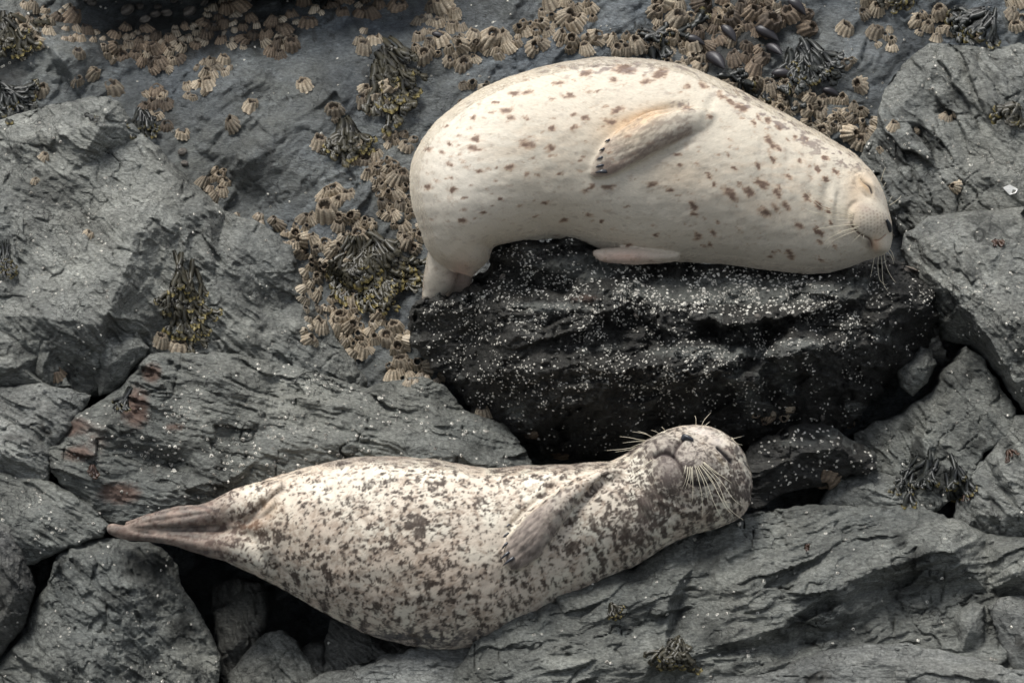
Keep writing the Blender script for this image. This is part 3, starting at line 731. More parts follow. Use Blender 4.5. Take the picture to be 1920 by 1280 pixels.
class Skin:
    def __init__(s, me, vs, fl):
        s.me = me; s.co, s.no = arrs(me)
        s.px, s.py, s.w = unP(s.co)
        s.f = np.clip((s.no @ -FW) * 3, 0, 1)      # facing
        s.disp = np.zeros(len(s.co))
        from mathutils.kdtree import KDTree
        kd = KDTree(len(vs))
        for i, v in enumerate(vs): kd.insert(v, i)
        kd.balance()
        ids = np.array([kd.find(c)[1] for c in s.co.tolist()])
        s.flow = fl[ids][:, :2]; s.tan = fl[ids][:, 2:]
        # refine s smoothly: nearest station leaves steps, blur them with the local offset along the flow
        s.flow = s.flow + (s.co - vs[ids])[:, [0, 2]] * np.array([.7, .7])
    def groove(s, pts, wid, depth, taper=True, sm=True):
        pts = smooth_line(pts) if sm else pts
        d, t = pline(s.px, s.py, pts)
        k = np.exp(-(d / wid) ** 2) * s.f
        if taper: k *= np.clip(np.sin(np.pi * np.clip(t, .02, .98)) * 2.2, 0, 1)
        s.disp -= depth * k
        return k
    def bump(s, cx, cy, rx, ry, amp, ang=0, p=2):
        x, y = rot(s.px - cx, s.py - cy, ang)
        k = np.exp(-((x / rx) ** 2 + (y / ry) ** 2) ** (p / 2)) * s.f
        s.disp += amp * k
        return k
    def blob(s, cx, cy, rx, ry, ang=0):
        x, y = rot(s.px - cx, s.py - cy, ang)
        return np.exp(-((x / rx) ** 2 + (y / ry) ** 2))
    def finish(s, name, col):
        co = s.co + s.no * s.disp[:, None]
        s.me.vertices.foreach_set('co', co.astype(np.float32).ravel()); s.me.update()
        at = s.me.attributes.new('pelt', 'FLOAT_COLOR', 'POINT')
        at.data.foreach_set('color', np.concatenate([np.clip(col, 0.004, .9), np.ones((len(col), 1))], 1).astype(np.float32).ravel())
        a2 = s.me.attributes.new('flow', 'FLOAT_VECTOR', 'POINT')
        a2.data.foreach_set('vector', np.concatenate([s.flow, np.zeros((len(col), 1))], 1).astype(np.float32).ravel())
        s.me.materials.clear(); s.me.materials.append(M['fur'])
        ob = bpy.data.objects.new(name, s.me); COL.objects.link(ob)
        s.hair(ob, co, col)
        bv = BVHTree.FromPolygons(co.tolist(), [tuple(p.vertices) for p in s.me.polygons])
        return ob, bv

def grow(self, ob, co, col, count=50000):
    rs = np.random.RandomState(3)
    tri = np.array([tuple(p.vertices)[:3] for p in self.me.polygons])
    ar = np.linalg.norm(np.cross(co[tri[:, 1]] - co[tri[:, 0]], co[tri[:, 2]] - co[tri[:, 0]]), axis=1)
    fc = self.no[tri[:, 0]] @ -FW
    ar = ar * np.where((fc > -.2) & (fc < .45), 1, .0)
    pick = rs.choice(len(tri), count, p=ar / ar.sum())
    u = rs.rand(count, 1); v = rs.rand(count, 1)
    a, b, c = tri[pick].T
    pos = co[a] + u * (co[b] - co[a]) + v * (co[c] - co[a])
    k = a
    nrm = self.no[k]; sg = self.hair_sign
    t = self.tan[k] * sg
    t = t - nrm * (t * nrm).sum(1)[:, None]; t /= np.linalg.norm(t, axis=1)[:, None] + 1e-9
    t = t + rs.normal(0, .09, t.shape); 
    px, py = self.px[k], self.py[k]
    L = (self.hair_len(px, py) * rs.uniform(.6, 1.25, count))[:, None]
    p0 = pos - nrm * .0008; p1 = pos + t * L * .5 + nrm * L * .13; p2 = pos + t * L + nrm * L * .17
    hc = bpy.data.hair_curves.new('fur')
    hc.add_curves([3] * count)
    pts = np.stack([p0, p1, p2], 1).reshape(-1, 3).astype(np.float32)
    hc.attributes['position'].data.foreach_set('vector', pts.ravel())
    ra = hc.attributes.get('radius') or hc.attributes.new('radius', 'FLOAT', 'POINT')
    ra.data.foreach_set('value', np.tile(np.array([.0003, .00024, .00008], np.float32), count))
    at = hc.attributes.new('hair_pelt', 'FLOAT_COLOR', 'CURVE')
    cc = np.clip(col[k] * rs.uniform(1.05, 1.3, (count, 1)), .004, .92)
    at.data.foreach_set('color', np.concatenate([cc, np.ones((count, 1))], 1).astype(np.float32).ravel())
    hc.materials.append(M['hair'])
    h = bpy.data.objects.new('fur', hc); COL.objects.link(h); h.parent = ob
Skin.hair = grow
Skin.hair_sign = 1.0
Skin.hair_len = lambda s, px, py: np.full(px.shape, .008)

def cellspots(x, y, seed, fill=.8, rmin=.25, rmax=.55):
    xi = np.floor(x).astype(np.int64); yi = np.floor(y).astype(np.int64); z0 = np.zeros_like(xi); out = np.zeros(x.shape)
    for dx in (-1, 0, 1):
        for dy in (-1, 0, 1):
            cx = xi + dx; cy = yi + dy
            px = cx + _hf(cx, cy, z0, seed); py = cy + _hf(cx, cy, z0 + 1, seed)
            r = rmin + (rmax - rmin) * _hf(cx, cy, z0 + 2, seed) ** 1.5
            el = .7 + .6 * _hf(cx, cy, z0 + 3, seed)
            d = np.sqrt(((x - px) * el) ** 2 + ((y - py) / el) ** 2) / r
            on = _hf(cx, cy, z0 + 4, seed) < fill
            out = np.maximum(out, np.where(on, np.clip(1.5 - d, 0, 1) * (.6 + .4 * _hf(cx, cy, z0 + 5, seed)), 0))
    return out

def lerp(a, b, k):
    a = np.asarray(a, float); b = np.asarray(b, float)
    return a * (1 - k[:, None]) + b * k[:, None]

def tube(name, pts3, r0, r1, mat, parent, sides=5):
    pts3 = [np.asarray(p, float) for p in pts3]; n = len(pts3); vs = []
    for i, p in enumerate(pts3):
        t = pts3[min(i + 1, n - 1)] - pts3[max(i - 1, 0)]; t /= np.linalg.norm(t) + 1e-9
        a = np.cross(t, FW); a /= np.linalg.norm(a) + 1e-9; b = np.cross(t, a)
        r = r0 + (r1 - r0) * i / (n - 1)
        for k in range(sides):
            th = 2 * math.pi * k / sides; vs.append(p + r * (math.cos(th) * a + math.sin(th) * b))
    idx = np.arange(n * sides).reshape(n, sides)
    F = np.stack([idx[:-1], np.roll(idx, -1, 1)[:-1], np.roll(idx, -1, 1)[1:], idx[1:]], 2).reshape(-1, 4)
    return mesh_np(name, np.array(vs), F, mat, True, parent)

def whisker(pts, w0, w1, parent, r=.0011, surf=None):
    line = smooth_line(pts, 5); n = len(line); out = []
    for i, (x, y) in enumerate(line):
        t = i / (n - 1); w = w0 + (w1 - w0) * t + .012 * math.sin(math.pi * t)
        f_ = front(surf, x, y) if surf is not None else None
        if f_ is not None: w = max(w, f_ + .001 + .014 * math.sin(math.pi * min(1, t * 1.2) * .8))
        out.append(P(x, y, w))
    return tube('whisker', out, r, r * .35, M['whisker'], parent)

def claw(x0, y0, x1, y1, w, parent, r=3.4):
    pts = []; n = 6
    V = []; st = []
    L = math.hypot(x1 - x0, y1 - y0); nx, ny = -(y1 - y0) / L, (x1 - x0) / L
    for i in range(n):
        t = i / (n - 1); rr = r * (1 - t ** 2.2) + .25
        bx = x0 + (x1 - x0) * t + nx * 1.6 * math.sin(t * 2.2); by = y0 + (y1 - y0) * t + ny * 1.6 * math.sin(t * 2.2)
        st.append((bx + nx * rr, by + ny * rr, bx - nx * rr, by - ny * rr, w + .004 * math.sin(math.pi * t), rr / 600, rr / 600))
    V, F, C, fl = loft(st, 10, 10)
    return mesh_np('claw', V, [F, C], M['claw'], True, parent)

# ---- cream seal ----------------------------------------------------
CB = [(846, 508, 886, 516, -.02, .05, .05), (812, 482, 912, 492, -.01, .13, .12), (786, 425, 926, 464, .0, .20, .18), (770, 358, 952, 456, .01, .24, .2), (774, 300, 985, 452, .015, .26, .22),
      (806, 242, 1012, 450, .02, .27, .24), (868, 189, 1040, 447, .02, .28, .25), (950, 148, 1076, 449, .02, .29, .25), (1040, 120, 1110, 460, .02, .30, .25), (1120, 108, 1152, 474, .02, .30, .25),
      (1200, 110, 1206, 484, .02, .29, .25), (1270, 122, 1266, 489, .02, .28, .24), (1340, 146, 1330, 493, .025, .265, .22), (1400, 175, 1388, 498, .03, .25, .2), (1460, 207, 1440, 504, .035, .23, .18),
      (1520, 240, 1492, 511, .045, .21, .16), (1570, 269, 1534, 512, .055, .185, .15), (1612, 298, 1570, 507, .065, .165, .13), (1642, 331, 1602, 496, .07, .145, .12), (1659, 366, 1628, 487, .075, .12, .1),
      (1667, 398, 1646, 481, .08, .095, .08), (1672, 425, 1658, 476, .085, .07, .06), (1673, 447, 1668, 466, .085, .03, .03)]
def build_cream():
    body = loft(CB, 260, 110)
    bv = bvh_of(*body[:3])
    # near fore flipper, lying on the belly: outer edge, inner edge, lift
    fl = [(1372, 212, 1366, 258, -.050), (1335, 205, 1332, 258, -.012), (1300, 203, 1300, 254, .004), (1262, 203, 1268, 268, .018), (1222, 210, 1238, 283, .022), (1188, 225, 1208, 300, .020), (1157, 247, 1180, 314, .018), (1134, 268, 1160, 324, .014), (1118, 290, 1142, 331, .012), (1107, 312, 1124, 334, .009), (1104, 325, 1112, 334, .006)]
    st = []
    for ox, oy, ix, iy, lift in fl:
        w = front(bv, (ox + ix) / 2, (oy + iy) / 2) or .25
        th = .040 if lift > .015 else (.03 if lift > -.02 else .05)
        if ox < 1125: th = .014
        elif ox < 1160: th = .022
        st.append((ox, oy, ix, iy, w + (lift * .4 if lift > 0 else lift * 2.2), th, .05))
    fore = loft(st, 90, 48)
    # far fore flipper tucked under the chest
    far = loft([(1275, 470, 1270, 488, .09, .05, .04), (1235, 468, 1225, 492, .12, .045, .04), (1190, 465, 1180, 494, .145, .035, .03), (1150, 465, 1145, 492, .155, .022, .02), (1122, 468, 1122, 486, .155, .014, .014), (1111, 471, 1113, 479, .155, .006, .006)], 60, 32)
    # hind flippers folded down behind the rock
    h1 = loft([(812, 440, 868, 470, -.06, .07, .06), (802, 475, 862, 500, -.08, .06, .05), (796, 510, 850, 535, -.10, .05, .04), (792, 545, 830, 562, -.13, .035, .03), (790, 585, 815, 590, -.16, .02, .02)], 60, 32)
    h2 = loft([(842, 480, 888, 490, -.12, .05, .05), (838, 515, 884, 520, -.14, .04, .04), (836, 560, 880, 560, -.2, .03, .03)], 40, 28)
    me, vs, flw = fuse('cream_seal', [body, fore, far, h1, h2], .0048, 4)
    refine(me, lambda x, y, w: (x > 1520) & (y > 270) & (w > .04))
    s = Skin(me, vs, flw); s.hair_sign = -1.0; s.hair_len = lambda x, y: np.where((x > 1560) & (y > 300), .0035, .009)
    s.disp += (.0045 * fbm(s.px / 75, s.py / 60, 601, 3) + .0016 * fbm(s.px / 24, s.py / 14, 602, 3)) * (1 - .8 * s.blob(1640, 410, 60, 70))
    for q_ in range(5): s.groove([(1536 - q_ * 26, 285 - q_ * 12), (1520 - q_ * 24, 350), (1522 - q_ * 20, 430)], 7, .0016)
    # toe ridges on the fore flipper
    for a, b in (((1215, 238), (1137, 262)), ((1212, 252), (1128, 281)), ((1210, 268), (1122, 298)), ((1208, 284), (1118, 314))):
        s.groove([a, ((a[0] + b[0]) / 2, (a[1] + b[1]) / 2 + 2), b], 2.4, .0010)
    # folds
    s.groove([(1170, 250), (1215, 215), (1262, 200), (1300, 196)], 7, .010)
    s.groove([(1310, 262), (1262, 284), (1215, 304), (1165, 330)], 5, .006)
    s.groove([(1558, 330), (1548, 370), (1550, 420), (1560, 455)], 9, .006)
    s.groove([(1575, 350), (1566, 400), (1572, 445)], 5, .003)
    s.bump(1562, 385, 7, 34, .005)
    s.groove([(1345, 175), (1330, 200), (1318, 240)], 9, .004)
    # head
    s.bump(1630, 413, 36, 30, .020, .5, 2.6)
    s.bump(1650, 462, 17, 12, .012)
    s.bump(1590, 440, 22, 28, .008)
    s.bump(1634, 352, 24, 11, .007, .95)
    eye = s.groove([(1612, 333), (1620, 342), (1629, 351), (1634, 361), (1636, 368)], 2.2, .005)
    s.bump(1634, 348, 12, 5, .004, 1.0); s.bump(1617, 354, 12, 5, .003, 1.0)
    s.groove([(1602, 330), (1610, 352), (1622, 366), (1636, 377)], 4, .0035)
    s.groove([(1600, 328), (1612, 322), (1622, 326)], 3, .002)
    mouth = s.groove([(1594, 412), (1598, 424), (1607, 434), (1618, 441), (1628, 446), (1634, 456), (1634, 470)], 2.3, .007)
    s.groove([(1590, 420), (1598, 440), (1612, 455), (1628, 470)], 9, .004)
    m2 = s.groove([(1634, 449), (1645, 449), (1655, 443), (1663, 437)], 1.8, .003)
    s.groove([(1593, 418), (1590, 400), (1598, 384), (1612, 378)], 5, .005)
    # pelt colours, with light and shade of the body painted in
    n = len(s.px); z = s.w * 600
    base = np.tile([.53, .478, .385], (n, 1))
    v = fbm(s.px / 120, s.py / 120, 301, 4, .5, z / 120)
    base = lerp(base, [.53, .47, .38], np.clip(.5 + v, 0, 1) * .6)
    base = lerp(base, [.68, .63, .54], np.clip(s.blob(860, 330, 90, 150) + s.blob(1180, 380, 120, 50) * .4, 0, 1) * .6)  # light on the rump and flank painted into the pelt
    base = lerp(base, [.50, .44, .36], sstep(430, 520, s.py) * .55)  # shade of the underside painted into the pelt
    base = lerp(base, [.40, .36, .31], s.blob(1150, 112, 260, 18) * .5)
    base = lerp(base, [.54, .38, .23], np.clip(s.blob(1205, 220, 60, 15, -.35) + .5 * s.blob(1165, 245, 65, 40) + .35 * s.blob(1270, 330, 60, 30), 0, 1) * .8)
    base = lerp(base, [.56, .45, .33], np.clip(s.blob(1000, 280, 120, 60) * .4 + s.blob(1440, 340, 110, 70) * .5, 0, 1) * sstep(-.3, .4, fbm(s.px / 22, s.py / 10, 331, 3)))
    base = lerp(base, [.60, .43, .27], np.clip(s.blob(1615, 345, 28, 30) * .7 + s.blob(1600, 395, 14, 40) * .5 + s.blob(1645, 420, 25, 20) * .35 + s.blob(1640, 455, 14, 16) * .8, 0, 1) * .7)
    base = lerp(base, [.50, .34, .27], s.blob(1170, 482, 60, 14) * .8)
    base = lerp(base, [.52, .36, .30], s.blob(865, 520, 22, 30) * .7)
    flip = sstep(-2, 5, poly_sd(s.px, s.py, [(f_[0], f_[1]) for f_ in fl[2:]] + [(f_[2], f_[3]) for f_ in fl[2:][::-1]])) * s.f
    fxr, fyr = rot(s.px, s.py, -.55); fm = np.clip(sstep(-.15, .2, fbm(fxr / 14, fyr / 4.5, 307, 3, .65)) * .55 + sstep(0, 1, (s.py - (322 - .50 * (s.px - 1120))) / 26 + .5) * .75, 0, 1)
    tipk = np.clip((1175 - s.px) / 60, 0, 1) * .45
    base = lerp(base, [.19, .14, .11], flip * np.clip(fm * .85 + tipk, 0, .9))
    spots = [(892, 262, 7), (890, 279, 10), (988, 272, 12), (1031, 277, 9), (956, 314, 8), (986, 326, 6), (900, 322, 7), (1036, 240, 6), (1077, 240, 6), (1157, 207, 8), (1144, 228, 10), (1097, 220, 8), (949, 208, 9), (959, 220, 7), (986, 222, 5),
        (1067, 180, 8), (989, 175, 9), (964, 176, 6), (1046, 156, 7), (1097, 136, 8), (1171, 129, 13), (1238, 139, 12), (1211, 154, 8), (828, 285, 6), (845, 292, 4), (842, 269, 5), (801, 279, 6), (835, 238, 5), (890, 222, 5), (1140, 351, 10), (1107, 351, 7), (1255, 356, 5), (1224, 346, 8),
        (936, 374, 5), (1103, 403, 6), (1127, 416, 4), (1056, 415, 5), (868, 415, 7), (801, 351, 7), (905, 400, 4), (848, 356, 8), (1369, 363, 12), (1404, 359, 8), (1428, 346, 10), (1458, 363, 8), (1434, 398, 10), (1455, 390, 8), (1473, 386, 8), (1300, 386, 8), (1300, 400, 8), (1344, 416, 5),
        (1498, 424, 10), (1478, 332, 9), (1421, 311, 6), (1377, 316, 5), (1450, 299, 6), (1448, 274, 8), (1461, 279, 5), (1441, 262, 8), (1411, 232, 6), (1423, 220, 5), (1478, 262, 5), (1535, 317, 7), (1567, 322, 8), (1545, 297, 5), (1547, 336, 7), (1512, 370, 7), (1534, 386, 9), (1555, 396, 5), (1391, 202, 10), (1352, 178, 9),
        (1332, 218, 6), (1287, 200, 8), (1307, 442, 9), (1337, 437, 7), (1332, 459, 5), (1481, 477, 8), (1445, 480, 4), (1535, 435, 8), (1537, 453, 5), (1180, 460, 5), (1230, 440, 5), (1020, 380, 5), (930, 340, 4), (1275, 310, 6), (1270, 290, 6), (1330, 330, 6), (1340, 345, 5), (1460, 352, 6), (1385, 345, 6), (1500, 300, 5), (1557, 418, 4),
        (1010, 330, 5), (1050, 325, 4), (870, 370, 4), (845, 310, 5), (930, 195, 5), (1120, 170, 5), (1150, 150, 6), (1290, 160, 7), (1320, 160, 8), (1370, 190, 8), (1440, 226, 7), (1460, 240, 6), (1490, 255, 5), (1510, 262, 6)]
    sp = np.zeros(n)
    nz = fbm(s.px / 7, s.py / 3, 311, 3, .65)
    rr = random.Random(5)
    qx = s.px + 5 * fbm(s.px / 9, s.py / 9, 321, 3, .6); qy = s.py + 4 * fbm(s.px / 9, s.py / 9, 322, 3, .6)
    def ell(x, y, rx, ry, an):
        u, v_ = rot(qx - x, qy - y, an); return np.exp(-((u / rx) ** 2 + (v_ / ry) ** 2))
    for x, y, r in spots:
        an = (.0 if x < 1000 else -.15 if x < 1300 else .75) + rr.uniform(-.3, .3)
        sp = np.maximum(sp, ell(x, y, r * rr.uniform(1.0, 1.5), r * rr.uniform(.55, .85), an) * rr.uniform(.65, 1.1))
    for _ in range(190):
        x, y = rr.uniform(790, 1600), rr.uniform(120, 500); r = rr.uniform(2.5, 6)
        sp = np.maximum(sp, ell(x, y, r * 1.5, r * .7, 0 if x < 1300 else .7) * rr.uniform(.25, .5))
    # back markings and scattered freckles
    den = np.clip(s.blob(1400, 185, 90, 22, .5) + s.blob(1490, 250, 90, 22, .5) + s.blob(1150, 128, 170, 16) + s.blob(1590, 300, 40, 22, .6) + s.blob(1285, 195, 40, 12, .3), 0, 1)
    fr = sstep(.12, .45, fbm(s.px / 13, s.py / 8, 313, 3, .6, z / 12) + .28 * den - .12)
    fr2 = sstep(.36, .6, fbm(s.px / 8, s.py / 6, 317, 2, .5, z / 8)) * .7
    k = sstep(.25, .80, sp * 1.05 + .5 * nz * (sp > .04)) * .9
    base = lerp(base, [.36, .22, .13], sstep(.08, .45, sp + .3 * nz * (sp > .03)) * .55)
    base = lerp(base, [.12, .075, .055], k)
    base = lerp(base, [.19, .15, .13], fr * (.28 + .6 * den))
    base = lerp(base, [.34, .25, .18], fr2 * .55)
    # face: whisker dots, lids, lips
    dots = np.zeros(n)
    for r_ in range(7):
        for c_ in range(9):
            x, y = 1608 + c_ * 6.0 + r_ * .5, 396 + r_ * 6.0 + c_ * (2.0) - 8 + 1.2 * math.sin(c_ * 2.1 + r_)
            if math.hypot((x - 1636) / 28, (y - 412) / 27) < 1: dots = np.maximum(dots, np.exp(-((s.px - x) ** 2 + (s.py - y) ** 2) / 2.2))
    base = lerp(base, [.16, .12, .10], dots * s.f * .6)
    base = lerp(base, [.42, .28, .15], s.blob(1622, 350, 20, 5, .95) * .7 * s.f)
    base = lerp(base, [.05, .035, .025], np.clip(eye * 1.1, 0, 1) ** 2 * np.clip((s.py - 334) / 16, .25, 1))
    base = lerp(base, [.09, .05, .035], np.clip(mouth, 0, 1) ** 1.5 * .9)
    base = lerp(base, [.06, .045, .04], s.blob(1629, 456, 5, 11, -.2) * .75 * s.f)
    base = lerp(base, [.25, .14, .09], np.clip(m2, 0, 1) ** 1.5 * .8)
    base = lerp(base, [.50, .30, .20], s.blob(1640, 456, 5, 12, -.1) * .6 * s.f)
    base = lerp(base, [.30, .22, .18], np.clip(s.blob(1618, 392, 18, 9, .5), 0, 1) * .5 * s.f)
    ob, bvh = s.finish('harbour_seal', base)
    tag(ob, 'cream spotted seal asleep on its side on top of the dark boulder', 'seal', 'seals resting on the rocks')
    F = lambda x, y: front(bvh, x, y) or .1
    for (x0, y0, x1, y1, r) in ((1144, 262, 1134, 268, 2.0), (1134, 278, 1124, 285, 2.3), (1132, 294, 1119, 301, 2.5), (1133, 309, 1117, 315, 2.7), (1138, 321, 1116, 325, 4.2)):
        claw(x0, y0, x1, y1, min(F(x1 + 4, y1 - 1), F(x0, y0)) - .001, ob, r)
    st = [(1664, 410, 1660, 414, F(1657, 414) - .004, .004, .01), (1669, 417, 1663, 420, F(1660, 421) - .008, .010, .02), (1673, 427, 1664, 430, F(1663, 430) - .012, .012, .02), (1672, 435, 1667, 437, F(1665, 436) - .014, .006, .02)]
    V, Fq, C, _ = loft(st, 16, 14)
    mesh_np('nose', V, [Fq, C], M['nose'], True, ob)
    wl = [[(1600, 405), (1572, 398), (1540, 388), (1512, 362), (1508, 352)], [(1600, 408), (1560, 402), (1525, 398), (1510, 390)], [(1598, 412), (1570, 412), (1535, 402)], [(1602, 400), (1580, 388), (1556, 374), (1532, 366)],
          [(1604, 421), (1575, 423), (1540, 428), (1530, 431)], [(1606, 428), (1580, 434), (1556, 446), (1545, 456)], [(1608, 432), (1585, 440), (1562, 452), (1548, 470)], [(1615, 438), (1604, 448), (1598, 454)], [(1620, 440), (1618, 448), (1616, 456)],
          [(1600, 403), (1575, 392), (1550, 382)], [(1610, 425), (1590, 430), (1565, 436)]]
    for p in wl:
        a = F(*p[0]); b = F(*p[-1]) + .02
        whisker(p, a + .002, a - .02, ob, .0010, bvh)
    for p in [[(1652, 340), (1656, 325), (1660, 314)], [(1656, 350), (1661, 342)], [(1668, 385), (1676, 380), (1686, 372), (1690, 366)], [(1667, 380), (1670, 372), (1673, 368)],
              [(1648, 474), (1646, 500), (1650, 525), (1662, 535)], [(1652, 474), (1654, 500), (1656, 530), (1664, 545)], [(1657, 472), (1662, 500), (1672, 520), (1680, 530)], [(1664, 470), (1672, 482), (1676, 495)], [(1640, 478), (1636, 500), (1632, 520)], [(1667, 466), (1673, 474), (1677, 488)]]:
        whisker(p, .09, .13 if p[0][1] > 400 else .10, ob, .0010)
    return ob, bvh
cream, cream_bvh = build_cream()

# ---- spotted seal --------------------------------------------------
SB = [(410, 945, 395, 1030, .46, .07, .07), (440, 925, 425, 1052, .46, .11, .10), (500, 898, 498, 1085, .465, .15, .14), (560, 880, 568, 1125, .47, .19, .17), (640, 862, 650, 1170, .475, .22, .2), (720, 855, 738, 1203, .48, .24, .2),
      (790, 858, 828, 1217, .48, .245, .2), (850, 868, 920, 1208, .48, .24, .2), (920, 877, 992, 1172, .48, .225, .2), (990, 874, 1052, 1130, .48, .21, .18), (1060, 870, 1112, 1100, .48, .20, .18), (1108, 868, 1160, 1072, .48, .19, .17),
      (1145, 866, 1202, 1052, .48, .18, .16), (1170, 855, 1240, 1028, .485, .175, .16), (1200, 834, 1275, 1010, .49, .175, .16), (1240, 810, 1315, 997, .49, .18, .16), (1288, 797, 1352, 986, .485, .175, .15), (1335, 801, 1380, 975, .48, .16, .14),
      (1374, 824, 1400, 955, .47, .13, .12), (1398, 857, 1408, 932, .465, .09, .09), (1408, 885, 1411, 912, .46, .04, .05)]
def build_spotted():
    body = loft(SB, 260, 110)
    bv = bvh_of(*body[:3])
    fl = [(1190, 875, 1160, 905, -.05), (1150, 876, 1130, 915, -.012), (1105, 890, 1095, 935, .012), (1062, 912, 1070, 962, .020), (1028, 935, 1050, 990, .022), (995, 960, 1032, 1020, .020), (968, 985, 1012, 1045, .016), (950, 1010, 990, 1062, .013), (944, 1035, 972, 1069, .010), (946, 1055, 958, 1070, .006)]
    st = []
    for ox, oy, ix, iy, lift in fl:
        w = front(bv, (ox + ix) / 2, (oy + iy) / 2) or .6
        th = .046 if lift > .015 else (.034 if lift > .009 else .022 if lift > 0 else .04)
        st.append((ox, oy, ix, iy, w + (lift * .4 if lift > 0 else lift * 1.2), th, .05))
    fore = loft(st, 90, 48)
    up = loft([(560, 905, 525, 985, .50, .05, .1), (530, 900, 500, 985, .545, .07, .1), (500, 900, 470, 988, .545, .075, .09), (440, 916, 425, 986, .53, .06, .07), (380, 944, 370, 989, .52, .045, .05), (320, 957, 318, 991, .51, .032, .03), (270, 970, 268, 991, .50, .022, .02), (245, 980, 244, 991, .495, .014, .014), (236, 985, 236, 990, .495, .006, .006)], 90, 40)
    lo = loft([(560, 985, 545, 1090, .50, .05, .1), (520, 985, 500, 1080, .545, .07, .1), (460, 988, 440, 1056, .53, .07, .09), (400, 989, 380, 1040, .51, .055, .06), (340, 991, 325, 1022, .50, .04, .04), (280, 990, 270, 1014, .495, .028, .025), (230, 985, 225, 1008, .49, .02, .02), (208, 981, 208, 1000, .49, .013, .013), (201, 985, 202, 994, .49, .006, .006)], 90, 40)
    bk = loft([(440, 935, 430, 960, .44, .02, .02), (380, 945, 375, 965, .43, .015, .015), (330, 950, 325, 968, .43, .012, .012), (285, 962, 283, 975, .43, .009, .009), (235, 978, 236, 988, .44, .007, .007)], 50, 20)
    me, vs, flw = fuse('spotted_seal', [body, fore, up, lo, bk], .0046, 3)
    refine(me, lambda x, y, w: (x > 1170) & (y < 960) & (w > .5))
    s = Skin(me, vs, flw); s.hair_sign = -1.0; s.hair_len = lambda x, y: np.where((x > 1200) & (y < 930), .0035, np.where(x < 450, .004, .008))
    for a, b in (((1030, 935), (946, 984)), ((1025, 950), (944, 1003)), ((1020, 965), (942, 1022)), ((1015, 985), (943, 1040)), ((1012, 1005), (952, 1055))):
        s.groove([a, ((a[0] + b[0]) / 2, (a[1] + b[1]) / 2 + 2), b], 2.6, .0024)
    s.groove([(940, 1010), (962, 980), (1000, 942), (1050, 903), (1100, 882)], 5, .008)
    s.groove([(1010, 1050), (1050, 1000), (1085, 950), (1130, 900), (1165, 875)], 6, .008)
    s.groove([(1095, 955), (1110, 925), (1140, 890)], 6, .006)
    s.disp += (.004 * fbm(s.px / 70, s.py / 50, 611, 3) + .0018 * fbm(s.px / 22, s.py / 16, 612, 3)) * (1 - .7 * s.blob(1290, 870, 80, 70))
    # groin folds
    s.groove([(450, 990), (480, 960), (515, 930), (545, 905)], 7, .012)
    s.groove([(300, 991), (380, 991), (450, 991)], 3.5, .006)
    s.groove([(455, 990), (475, 1015), (490, 1045), (520, 1075)], 7, .010)
    s.groove([(500, 1040), (520, 1060), (545, 1085)], 5, .006)
    s.bump(490, 985, 22, 14, .010)
    s.groove([(270, 984), (320, 975), (380, 962)], 4, .0025)
    s.groove([(240, 1000), (320, 1005), (400, 1015)], 5, .0025)
    for q_ in ((972, 968), (1003, 1006), (998, 999)): s.groove([(245, 985 if q_[0] < 990 else 996), (310, q_[0]), (400, q_[0] - 12 if q_[0] < 990 else q_[0] + 8)], 3.2, .004)
    # neck rings
    s.groove([(1175, 862), (1190, 900), (1215, 935), (1260, 965), (1300, 985)], 9, .006)
    s.groove([(1160, 880), (1180, 930), (1210, 965), (1240, 990)], 12, .006)
    s.groove([(1205, 850), (1210, 885), (1235, 925), (1275, 945), (1310, 940)], 8, .006)
    # head: muzzle pads, chin, brow
    s.bump(1312, 870, 30, 32, .028, .5, 2.5)
    s.bump(1243, 840, 34, 18, .020, -.35, 2.5)
    s.bump(1254, 885, 28, 34, .018, -.5, 2.5)
    s.bump(1290, 822, 15, 10, .014, .4)
    s.bump(1368, 832, 26, 12, .009, .9)
    eye = s.groove([(1341, 836), (1352, 845), (1364, 857), (1376, 870)], 3.4, .011)
    s.bump(1352, 860, 16, 5, .005, .8)
    s.groove([(1334, 846), (1346, 858), (1360, 870)], 4, .003)
    mouth = s.groove([(1230, 860), (1240, 856), (1252, 855), (1262, 858), (1270, 866), (1277, 878), (1284, 894), (1296, 906), (1318, 908), (1334, 902)], 3.2, .012, False)
    phil = s.groove([(1283, 826), (1274, 836), (1267, 848), (1264, 857)], 3.0, .008, False)
    # pelt, with shade along the back edge painted in
    n = len(s.px); z = s.w * 600
    wx = s.px + 10 * fbm(s.px / 30, s.py / 30, 411, 3); wy = s.py + 10 * fbm(s.px / 30, s.py / 30, 412, 3)
    xr, yr = rot(wx, wy, -.5)
    xh, yh = rot(wx, wy, .25)
    a = fbm(xr / 11, yr / 8, 421, 4, .68, z / 11)
    b = fbm(xh / 26, yh / 17, 423, 3, .6, z / 26)
    c = fbm(wx / 7, wy / 5, 425, 3, .6, z / 7)
    dens = -.05 + .18 * fbm(s.px / 110, s.py / 90, 427, 3) + .12 * s.blob(560, 1010, 90, 60) + .12 * s.blob(760, 1190, 250, 30) + .12 * s.blob(1190, 1020, 70, 50) + .10 * s.blob(800, 1080, 120, 50) - .12 * s.blob(1000, 1060, 90, 60) - .13 * s.blob(600, 910, 110, 26) \
        - .08 * s.blob(920, 980, 60, 60) + .16 * s.blob(430, 1000, 70, 50) + .06 * s.blob(1080, 905, 60, 16) - .05 * s.blob(1090, 900, 60, 20) + .10 * s.blob(1250, 970, 40, 20) - .10 * s.blob(1330, 808, 30, 12)
    f1 = (a * .85 + b * .40 + c * .50) * 1.15 + dens + .02
    k1 = sstep(-.12, .30, f1)
